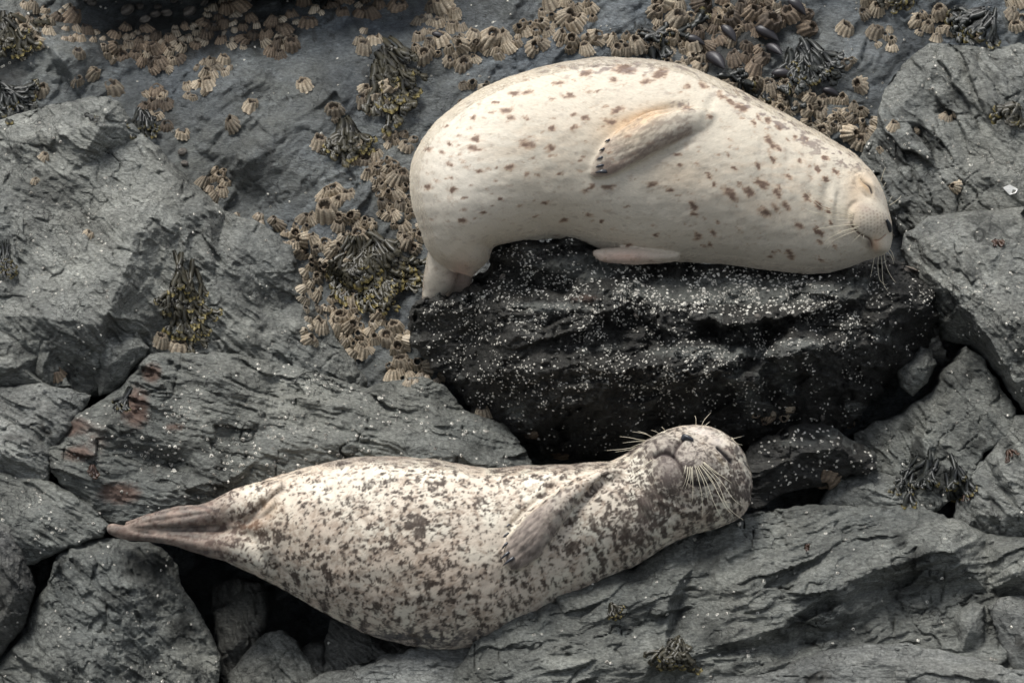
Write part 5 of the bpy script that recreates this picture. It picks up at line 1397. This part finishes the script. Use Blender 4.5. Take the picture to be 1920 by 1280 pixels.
# ---- tiny white barnacles: thousands, by surface
def tiny():
    rs = np.random.RandomState(8)
    def field(n, box, fn, r=(2.0, 3.6)):
        x = rs.uniform(box[0], box[2], n * 3); y = rs.uniform(box[1], box[3], n * 3)
        p = fn(x, y); m = rs.rand(n * 3) < p
        x, y = x[m][:n], y[m][:n]
        return x, y, rs.uniform(r[0], r[1], len(x)) * rs.choice([.75, 1, 1, 1.25], len(x))
    own = lambda name: (lambda x, y: np.array([1.0 if owner(a, b) == name else 0.0 for a, b in zip(x, y)]))
    parts = []
    def add(name, n, box, dens, r):
        f = own(name)
        X, Y, Rr = field(n, box, lambda x, y: f(x, y) * dens(x, y), r); parts.append((X, Y, Rr))
    g = lambda x, y, cx, cy, rx, ry, a=0: np.exp(-(((x - cx) * math.cos(a) + (y - cy) * math.sin(a)) / rx) ** 2 - ((-(x - cx) * math.sin(a) + (y - cy) * math.cos(a)) / ry) ** 2)
    clump = lambda x, y, s, sd: np.clip(.5 + 1.6 * fbm(x / s, y / s, sd, 3), .03, 1)
    add('dark_boulder', 6500, (760, 440, 1770, 860), lambda x, y: clump(x, y, 26, 501) * np.clip(.16 + g(x, y, 1320, 545, 330, 42) + .9 * g(x, y, 1080, 610, 240, 60, .35) + .9 * g(x, y, 880, 590, 90, 50) + .8 * g(x, y, 1330, 670, 230, 26, -.12) + .6 * g(x, y, 1560, 590, 120, 50)
        + .5 * g(x, y, 1150, 720, 260, 40) + .5 * g(x, y, 1000, 480, 90, 30) + .3 * g(x, y, 900, 680, 80, 70), 0, 1), (1.2, 2.5))
    add('dark_boulder', 350, (1150, 500, 1560, 590), lambda x, y: clump(x, y, 30, 503), (2.6, 3.8))
    add('long_slab', 900, (80, 660, 1010, 990), lambda x, y: clump(x, y, 40, 505) * np.clip(.3 + g(x, y, 650, 740, 150, 40, .35) + .8 * g(x, y, 420, 830, 160, 60), 0, 1), (2.0, 3.6))
    add('peaked_boulder', 420, (0, 190, 690, 740), lambda x, y: clump(x, y, 45, 507) * (.35 + g(x, y, 170, 490, 100, 50)), (1.8, 3.1))
    add('bedrock', 520, (0, 0, 1920, 740), lambda x, y: clump(x, y, 60, 509) * .7, (1.7, 3.3))
    add('pillow_rock', 420, (850, 950, 1920, 1280), lambda x, y: np.clip(1.8 * fbm(x / 30, y / 16, 511, 3) - .1, .03, 1) * (.35 + g(x, y, 1340, 1180, 140, 40) + .6 * g(x, y, 1230, 1090, 50, 50) + .5 * g(x, y, 1600, 1010, 100, 30)), (2.2, 4.0))
    add('slanting_boulder', 170, (1690, 380, 1920, 760), lambda x, y: clump(x, y, 50, 513) * .6, (1.7, 2.9))
    add('slate_ledge', 150, (1610, 80, 1920, 460), lambda x, y: clump(x, y, 50, 515) * .6, (1.7, 3.2))
    add('flat_black_slab', 170, (1380, 790, 1650, 960), lambda x, y: clump(x, y, 22, 517), (2.0, 3.4))
    add('deep_grey_rock', 70, (1590, 640, 1910, 960), lambda x, y: clump(x, y, 30, 519) * .7, (1.9, 3.4))
    add('rounded_boulder', 110, (0, 1000, 420, 1280), lambda x, y: clump(x, y, 50, 521) * .6, (1.7, 3.0))
    add('striped_slab', 90, (0, 880, 210, 1060), lambda x, y: clump(x, y, 40, 523) * .6, (1.8, 3.0))
    for nm, n in (('weathered_rock', 40), ('shadowed_rock', 20), ('gap_rock', 20), ('small_angular_rock', 20), ('smooth_bottom_rock', 40), ('pale_bottom_slab', 14), ('edge_block', 25), ('block_rock', 12), ('right_edge_rock', 40), ('low_dome_rock', 22), ('cracked_block', 8), ('split_slab', 12), ('crevice_rock', 22), ('lumpy_rock', 5)):
        add(nm, n, (0, 590, 1920, 1280), lambda x, y: np.ones_like(x), (1.9, 3.4))
    X = np.concatenate([p[0] for p in parts]); Y = np.concatenate([p[1] for p in parts]); Rr = np.concatenate([p[2] for p in parts]) / 600
    w = dsample(X, Y); ok = np.abs(w - dsample(X, Y, SOFT)) < .03
    X, Y, Rr, w = X[ok], Y[ok], Rr[ok], w[ok]
    n = normal(X, Y, False, 3.0) * .6 + normal(X, Y) * .6 + rs.normal(0, .12, (len(X), 3)); n /= np.linalg.norm(n, axis=1)[:, None]
    t = np.cross(n, np.tile(UP, (len(X), 1))); t /= np.linalg.norm(t, axis=1)[:, None] + 1e-9; b = np.cross(n, t)
    p0 = P(X, Y, w)
    m = 7; Vs = []; th0 = rs.rand(len(X)) * 6.28
    e = rs.uniform(.75, 1.2, len(X)); ht = rs.uniform(.4, .85, len(X))
    for rad, h in ((1.0, -.25), (.82, .35), (.45, 1.0), (.30, .55)):
        for k in range(m):
            th = th0 + 2 * math.pi * k / m
            rr_ = rad * Rr * (1 + .16 * np.sin(th * 3 + th0 * 9))
            Vs.append(p0 + (rr_ * np.cos(th) * e)[:, None] * t + (rr_ * np.sin(th))[:, None] * b + (h * ht * Rr)[:, None] * n)
    Vs.append(p0 + (.35 * ht * Rr)[:, None] * n)
    V = np.stack(Vs, 1); per = V.shape[1]
    F4 = []; F3 = []
    for r in range(3):
        for k in range(m): F4.append((r * m + k, r * m + (k + 1) % m, (r + 1) * m + (k + 1) % m, (r + 1) * m + k))
    for k in range(m): F3.append((3 * m + k, 3 * m + (k + 1) % m, 4 * m))
    N = len(X); off = (np.arange(N) * per)[:, None, None]
    F4 = (np.array(F4)[None] + off).reshape(-1, 4); F3 = (np.array(F3)[None] + off).reshape(-1, 3)
    sh = np.array([.75] * m + [1.0] * m + [.9] * m + [.1] * m + [.0]); sh = sh[None] * rs.uniform(.3, 1.0, N)[:, None]
    t_ = NT('tiny_barnacle_shell')
    c = t_.mix(t_.attr('shade'), (.06, .05, .04), (.74, .71, .62))
    t_.lk(c, t_.b.inputs['Base Color']); t_.b.inputs['Roughness'].default_value = .6
    ob = mesh_np('tiny_barnacles', V.reshape(-1, 3), [F4, F3], t_.m, False, None, {'shade': sh.ravel()})
    tag(ob, 'thousands of tiny white barnacles sprinkled over all the rocks', 'tiny barnacles', kind='stuff')
    print('TINY', N)
tiny()

# ---- seaweed -------------------------------------------------------
def weed_mat(name, dark, mid, tip, tipw):
    t = NT(name)
    a = t.attr('along')
    c = t.mix(t.ramp(t.noise(30, 4), [(.35, 0.0), (.65, 1.0)]), dark, mid)
    c = t.mix(t.ramp(a, [(tipw, 0.0), (min(.99, tipw + .22), 1.0)]), c, tip)
    t.lk(c, t.b.inputs['Base Color'])
    t.b.inputs['Roughness'].default_value = .42; t.b.inputs['Specular IOR Level'].default_value = .45
    t.lk(t.bump(t.noise(120, 4), .25, .002), t.b.inputs['Normal'])
    return t.m
M['weed'] = weed_mat('bladder_wrack', (.016, .015, .011), (.062, .055, .034), (.30, .24, .085), .80)
M['weed_dark'] = weed_mat('dark_wrack', (.010, .011, .011), (.032, .034, .028), (.14, .11, .03), .80)
M['weed_red'] = weed_mat('red_brown_weed', (.022, .012, .008), (.065, .032, .018), (.13, .07, .03), .85)

def frond(px, py, ang, length, width, mat, parent, rg, lift=.012, spread=.45, tips=True, org=None):
    """one plant blade: a flat ribbon that forks, ends in paired swollen tips"""
    V = []; F = []; A = []
    def wat(x, y): return float(dsample(x, y, SOFT))
    total = length * 2.0; puff = tips and rg.random() < .6; ripe = 1.0 if rg.random() < .4 else rg.uniform(.55, .92)
    def ribbon(x, y, w, a, L, wd, gone, lev):
        n = max(3, int(L / 5)); base = len(V); bend = rg.uniform(-.035, .035)
        for i in range(n + 1):
            t = i / n
            a2 = a + bend * i + .10 * math.sin(i * 1.3 + lev)
            if i: x += math.cos(a2) * L / n; y += math.sin(a2) * L / n
            wt = max(wat(x, y) + lift + .006 * lev, w - .012); w = w * .55 + wt * .45 if i else wt
            hw = wd * (.75 + .35 * math.sin(t * 3.1)) / 2
            hw *= 1 + .25 * lev * t
            if lev == 2 and t > .8: hw *= 1 - (t - .8) * 3.2
            nx, ny = -math.sin(a2), math.cos(a2)
            tw = .006 * math.sin(i * .9 + lev * 2)
            thick = .0004 + (.0035 * math.sin((t - .5) / .5 * math.pi) if puff and lev >= 2 and t > .5 else 0)
            al = min(ripe, (gone + L * t) / total if lev < 2 else .60 + .42 * t)
            for sx, dz in ((-1, tw), (0, thick + .0016), (1, -tw), (0, -thick)):
                V.append(P(x + nx * hw * sx, y + ny * hw * sx, w + dz) - org); A.append(al)
            if i:
                b0 = base + (i - 1) * 4; b1 = base + i * 4
                for k in range(4): F.append((b0 + k, b0 + (k + 1) % 4, b1 + (k + 1) % 4, b1 + k))
        if lev < 2 and L > 6:
            s = rg.uniform(.22, .42) * (1 if spread > .2 else .5)
            for sg in (-1, 1):
                ribbon(x, y, w + rg.uniform(0, .006), a2 + sg * s + rg.uniform(-.1, .1), L * rg.uniform(.42, .7), wd * .85, gone + L, lev + 1)
    ribbon(px, py, wat(px, py) + lift * .3, ang, length * .55, width, 0, 0)
    return mesh_np('frond', np.array(V), np.array(F), M[mat], True, parent, {'along': np.array(A)})

def weed(px, py, n, length, width, ang, fan, mat, label, seed, sx=10, sy=8, drop=0, cat='seaweed', tips=True, var=.35, lift=.012):
    rg = random.Random(seed)
    root = bpy.data.objects.new('seaweed_clump', None); COL.objects.link(root)
    root.empty_display_size = .02; org = P(px, py, float(dsample(px, py, SOFT))); root.location = org
    tag(root, label, cat, 'seaweed growing on the rocks')
    for k in range(n):
        a = ang + (k / max(1, n - 1) - .5) * 2 * fan + rg.uniform(-.12, .12)
        q = rg.random()
        x = px + rg.uniform(-sx, sx); y = py + rg.uniform(-sy, sy) + drop * q
        frond(x, y, a, length * rg.uniform(1 - var, 1.1) * 1.15, width * 1.6 * rg.uniform(.75, 1.25), mat, root, rg, lift + .012 * rg.random(), tips=tips, org=org)
    return root
D90 = math.pi / 2
weed(345, 478, 24, 78, 6.5, D90 - .22, .42, 'weed', 'hanging brown wrack with yellow swollen tips on the flank of the pointed boulder', 1, 20, 16, 100)
weed(715, 75, 28, 78, 8, D90 - .45, .5, 'weed', 'long dark wrack hanging in a diagonal strand left above the cream seal', 2, 14, 14, 80)
weed(648, 222, 15, 66, 8.5, D90 - .1, .65, 'weed', 'small fan of wrack with bright yellow curled tips on the bare slab', 3, 8, 6, 8)
weed(690, 440, 34, 92, 8.5, D90 - .25, .85, 'weed', 'large spreading wrack clump left of the cream seal hind flippers', 4, 22, 12, 34)
weed(660, 440, 9, 66, 7.5, D90 + .1, .45, 'weed', 'short wrack tuft with pale tips overlapping the large spreading clump', 14, 10, 8, 10)
weed(1500, 72, 22, 66, 7, D90 - .2, .75, 'weed_dark', 'glossy blackish wrack below the shaded barnacle mound', 5, 22, 14, 22)
weed(1668, -22, 9, 34, 8, D90, 1.0, 'weed', 'yellow-green wrack tips peeping in at the top edge', 6, 22, 6, 0)
weed(1735, 855, 11, 62, 6.0, D90 + .45, .5, 'weed_dark', 'glistening dark wrack tangle in the hollow right of the low domed rock', 7, 26, 18, 24)
weed(1785, 865, 8, 52, 6, D90 - .05, .5, 'weed_dark', 'black wet weed strip beside the blocky rock column', 17, 12, 18, 20)
weed(1262, 1192, 15, 52, 7, D90 - .1, .8, 'weed', 'olive wrack clump near the bottom edge on the layered rock', 8, 14, 10, 16)
weed(1147, 1130, 8, 34, 4.0, D90 - .6, .55, 'weed', 'tiny yellow-green fan of weed on the layered rock below the spotted seal', 9, 2, 2, 0, tips=False)
weed(15, 28, 14, 62, 7, D90 - .4, .7, 'weed', 'brown-green wrack in the top left corner', 10, 12, 14, 16)
weed(10, 160, 13, 52, 6, D90 - .7, .9, 'weed_dark', 'dark matted weed between the corner barnacles and pointed boulder', 11, 14, 10, 16)
weed(268, 205, 8, 40, 6, D90 - .2, .6, 'weed_dark', 'mossy dark weed in the notch beside the pointed boulder tip', 12, 8, 6, 10)
weed(1905, 195, 7, 40, 8, D90 + .5, .7, 'weed', 'brown-green wrack at the edge of the slate ledge', 13, 8, 6, 6)
weed(1855, 20, 14, 60, 7, D90 + .8, .7, 'weed_dark', 'dark wet weed sheet at the top right by the slate ledge', 15, 26, 8, 10)
weed(8, 450, 9, 50, 5, D90, .35, 'weed_dark', 'dark strand of weed at the picture edge beside the pointed boulder', 16, 8, 10, 30)
weed(245, 722, 5, 44, 5, D90 + .55, .14, 'weed_dark', 'short black stick-like weed strand on the rusty slab corner', 18, 4, 4, 6)
weed(174, 868, 4, 26, 5, D90, .3, 'weed_red', 'small black and orange weed sprig on the red-brown slab end', 19, 2, 3, 4)
weed(1866, 452, 4, 18, 5, .5, .7, 'weed_red', 'red-brown curled weed scrap on the smooth slanting boulder', 20, 6, 4, 0)
weed(1512, 1022, 3, 12, 5, .9, .6, 'weed_red', 'small shiny red-brown weed scrap on the layered rock', 21, 3, 3, 0)
weed(1806, 925, 3, 12, 4, .9, .8, 'weed_red', 'tiny brown weed curl on the blocky rock column', 22, 3, 3, 0)
weed(1890, 845, 3, 18, 4, .9, .6, 'weed_red', 'brown weed scrap at the crack in the blocky rock column', 23, 3, 3, 0)
weed(160, 212, 3, 24, 4, .45, .12, 'weed_dark', 'dark brown weed sliver lying just under the boulder peak', 24, 4, 3, 0)
weed(1240, 55, 10, 50, 8, .5, 1.2, 'weed_dark', 'black weed threaded through the shaded barnacle mound', 25, 60, 30, 30)
weed(1400, 150, 10, 46, 7, .6, 1.2, 'weed_dark', 'black weed under the shaded mound along the cream seal neck', 26, 60, 12, 10)
weed(700, 520, 8, 54, 6, .9, .6, 'weed', 'wrack fronds with pale yellow ends under the large clump', 27, 30, 10, 10)
# fine bare weed thread arched on the slab
root = bpy.data.objects.new('weed_thread', None); COL.objects.link(root)
tag(root, 'thin dark arching weed thread on the crest of the long slab', 'seaweed')
for p in ([(553, 716), (562, 704), (580, 697), (600, 702), (615, 718), (625, 736)], [(570, 700), (580, 706), (583, 720)], [(600, 702), (592, 694), (582, 697)]):
    line = smooth_line(p, 6)
    tube('strand', [P(x, y, float(dsample(x, y)) + .006 + .01 * math.sin(math.pi * i / len(line))) for i, (x, y) in enumerate(line)], .0016, .0009, M['weed_dark'], root, 6)

# ---- snails, limpets, shell scraps, mussels
def snail_mesh():
    m = 20; nr = 12; V = []; sh = []
    for r in range(nr + 1):
        t = r / nr; ph = t * math.pi
        for k in range(m):
            th = 2 * math.pi * k / m
            rr_ = math.sin(ph) * (1 + .05 * math.sin(th + 5 * t))
            V.append((rr_ * math.cos(th) * 1.12, rr_ * math.sin(th) * .92, math.cos(ph) * .72 + .12 * math.cos(th) * math.sin(ph))); sh.append(.5 + .5 * math.sin(th * 2 + t * 16))
    idx = np.arange(len(V)).reshape(-1, m)
    F = np.stack([idx[:-1], np.roll(idx, -1, 1)[:-1], np.roll(idx, -1, 1)[1:], idx[1:]], 2).reshape(-1, 4)
    return np.array(V), F[:, ::-1], np.array(sh)
V_, F_, sh_ = snail_mesh()
snail0 = mesh_np('sea_snail', V_, F_, M['snail'], True, None, {'shade': sh_}); snail_me = snail0.data; bpy.data.objects.remove(snail0)
# spiral ridge and mouth as parts
ap = []; 
for i in range(30):
    a = i * .42; r_ = .92 - i * .026; ap.append(np.array([r_ * math.cos(a) * .8, r_ * math.sin(a) * .66, .36 + i * .013]))
sp0 = tube('spiral_ridge', ap, .05, .03, M['snail'], None, 5); spiral_me = sp0.data; bpy.data.objects.remove(sp0)
snails = [(239, 24, 14, 'largest reddish banded round snail in the black recess'), (262, 16, 9, 'small grey round snail right of the banded one in the black recess'), (296, 17, 9, 'dim round snail highest between the pair in the black recess'),
          (290, 31, 10, 'grey round snail below the dim one in the black recess'), (312, 29, 11, 'round snail with dark mouth in the black recess'), (272, 41, 11, 'lowest round snail hanging in the black recess'), (356, 27, 14, 'orange-brown banded snail at the end of the recess row'),
          (172, 10, 11, 'pinkish oval snail at the far end of the recess'), (159, 1, 9, 'half cut-off snail at the top edge of the recess'), (326, 3, 9, 'dark snail at the top edge above the row'), (463, 4, 11, 'brown snail at the top edge above the barnacle arch'), (385, 8, 9, 'faint snail at the top edge beside the orange-brown one'),
          (343, 287, 9, 'tan bean-shaped snail beside the slanting boulder edge'), (345, 308, 7, 'small brown snail under the bean-shaped one'), (671, 543, 9, 'pale striped snail below the large seaweed'),
          (333, 558, 8, 'pinkish little snail beside the hanging wrack on the boulder'), (1540, 783, 6, 'tiny pale snail above the flat black slab'), (945, 520, 7, 'small cone shell on the shoulder of the dark boulder'), (1195, 590, 6, 'tiny pinkish cone shell on the dark boulder front'), (1420, 595, 6, 'tiny pale shell among white specks on the dark boulder')]
for x, y, r_, lab in snails:
    n = normal(x, y); w = float(dsample(x, y, SOFT)); s = r_ / 600
    ob = bpy.data.objects.new('sea_snail', snail_me); COL.objects.link(ob)
    ob.matrix_world = Matrix.Translation(Vector(P(x, y, w) + n * s * .45)) @ frame(n + np.array([rg.uniform(-.2, .2), 0, rg.uniform(-.1, .4)]), rg.uniform(0, 6.28)) @ Matrix.Diagonal((s, s, s, 1))
    tag(ob, lab, 'snail', 'sea snails on the rocks')
    o2 = bpy.data.objects.new('spiral_ridge', spiral_me); COL.objects.link(o2); o2.parent = ob
# mussels: dark long shells between the barnacles
def mussel_mesh():
    m = 18; nr = 14; V = []
    for r in range(nr + 1):
        t = r / nr; wd = math.sin(math.pi * t ** .75) ** .8 if 0 < t < 1 else 0
        for k in range(m):
            th = 2 * math.pi * k / m
            V.append(((t - .5) * 2.4 , wd * .52 * math.cos(th) + .25 * math.sin(t * 2.5), wd * .42 * math.sin(th) * (1.25 if math.sin(th) > 0 else .8)))
    idx = np.arange(len(V)).reshape(-1, m)
    return np.array(V), np.stack([idx[:-1], np.roll(idx, -1, 1)[:-1], np.roll(idx, -1, 1)[1:], idx[1:]], 2).reshape(-1, 4)
mv = mesh_np('mussel', *mussel_mesh(), M['mussel'], True); mussel_me = mv.data; bpy.data.objects.remove(mv)
for x, y, r_, a, lab in [(1345, 125, 26, 1.0, 'big black mussel shell wedged above the cream seal shoulder'), (1362, 70, 20, 1.2, 'black mussel in the middle of the shaded barnacle mound'), (1432, 75, 24, .9, 'ribbed black mussel slanting down the shaded mound'), (1450, 105, 20, 1.2, 'black mussel next to the slanting ribbed one'),
                         (1300, 85, 18, .6, 'black mussel between pale barnacles on the mound'), (1490, 18, 20, .9, 'black mussel at the upper end of the mound'), (1468, 150, 20, .3, 'black mussel lying along the cream seal neck bed'), (1555, 178, 16, .5, 'small black mussel among the tan neck bed'), (820, 75, 13, 1.0, 'dark mussel in the bed left above the cream seal')]:
    n = normal(x, y); w = float(dsample(x, y, SOFT)); s = r_ / 600
    d = RT * math.cos(a) - UP * math.sin(a); zz = n * .8 + UP * .2; zz /= np.linalg.norm(zz); yy = np.cross(zz, d); yy /= np.linalg.norm(yy); xx = np.cross(yy, zz)
    mm_ = Matrix([[xx[i], yy[i], zz[i], 0] for i in range(3)] + [[0, 0, 0, 1]])
    ob = bpy.data.objects.new('mussel', mussel_me); COL.objects.link(ob)
    ob.matrix_world = Matrix.Translation(Vector(P(x, y, w) + n * s * .7)) @ mm_ @ Matrix.Diagonal((s, s, s, 1))
    tag(ob, lab, 'mussel', 'black mussels among the barnacles')
# a loose white shell chip and grey stone flake
def chip(name, pts, th, mat, label, cat, lift=.004):
    bm = bmesh.new(); f = []; b = []
    for x, y in pts:
        w = float(dsample(x, y)) + lift
        f.append(bm.verts.new(P(x, y, w + th))); b.append(bm.verts.new(P(x, y, w - th)))
    bm.faces.new(f); bm.faces.new(b[::-1])
    for i in range(len(f)):
        j = (i + 1) % len(f); bm.faces.new((f[j], f[i], b[i], b[j]))
    bmesh.ops.recalc_face_normals(bm, faces=bm.faces)
    bmesh.ops.bevel(bm, geom=bm.edges[:], offset=.0012, segments=2, affect='EDGES')
    me = bpy.data.meshes.new(name); bm.to_mesh(me); bm.free(); me.materials.append(M[mat])
    o = bpy.data.objects.new(name, me); COL.objects.link(o); tag(o, label, cat)
M['white'] = plain_mat('white_shell', (.75, .74, .70), .5)
chip('shell_chip', [(1880, 352), (1893, 346), (1909, 355), (1905, 362), (1893, 366)], .003, 'white', 'bright white shell chip lying on the slate near the picture edge', 'shell')
chip('shell_chip', [(1692, 497), (1712, 500), (1722, 508), (1716, 512), (1698, 508)], .003, 'snail', 'blue-grey shell flake on the end of the dark boulder', 'shell')
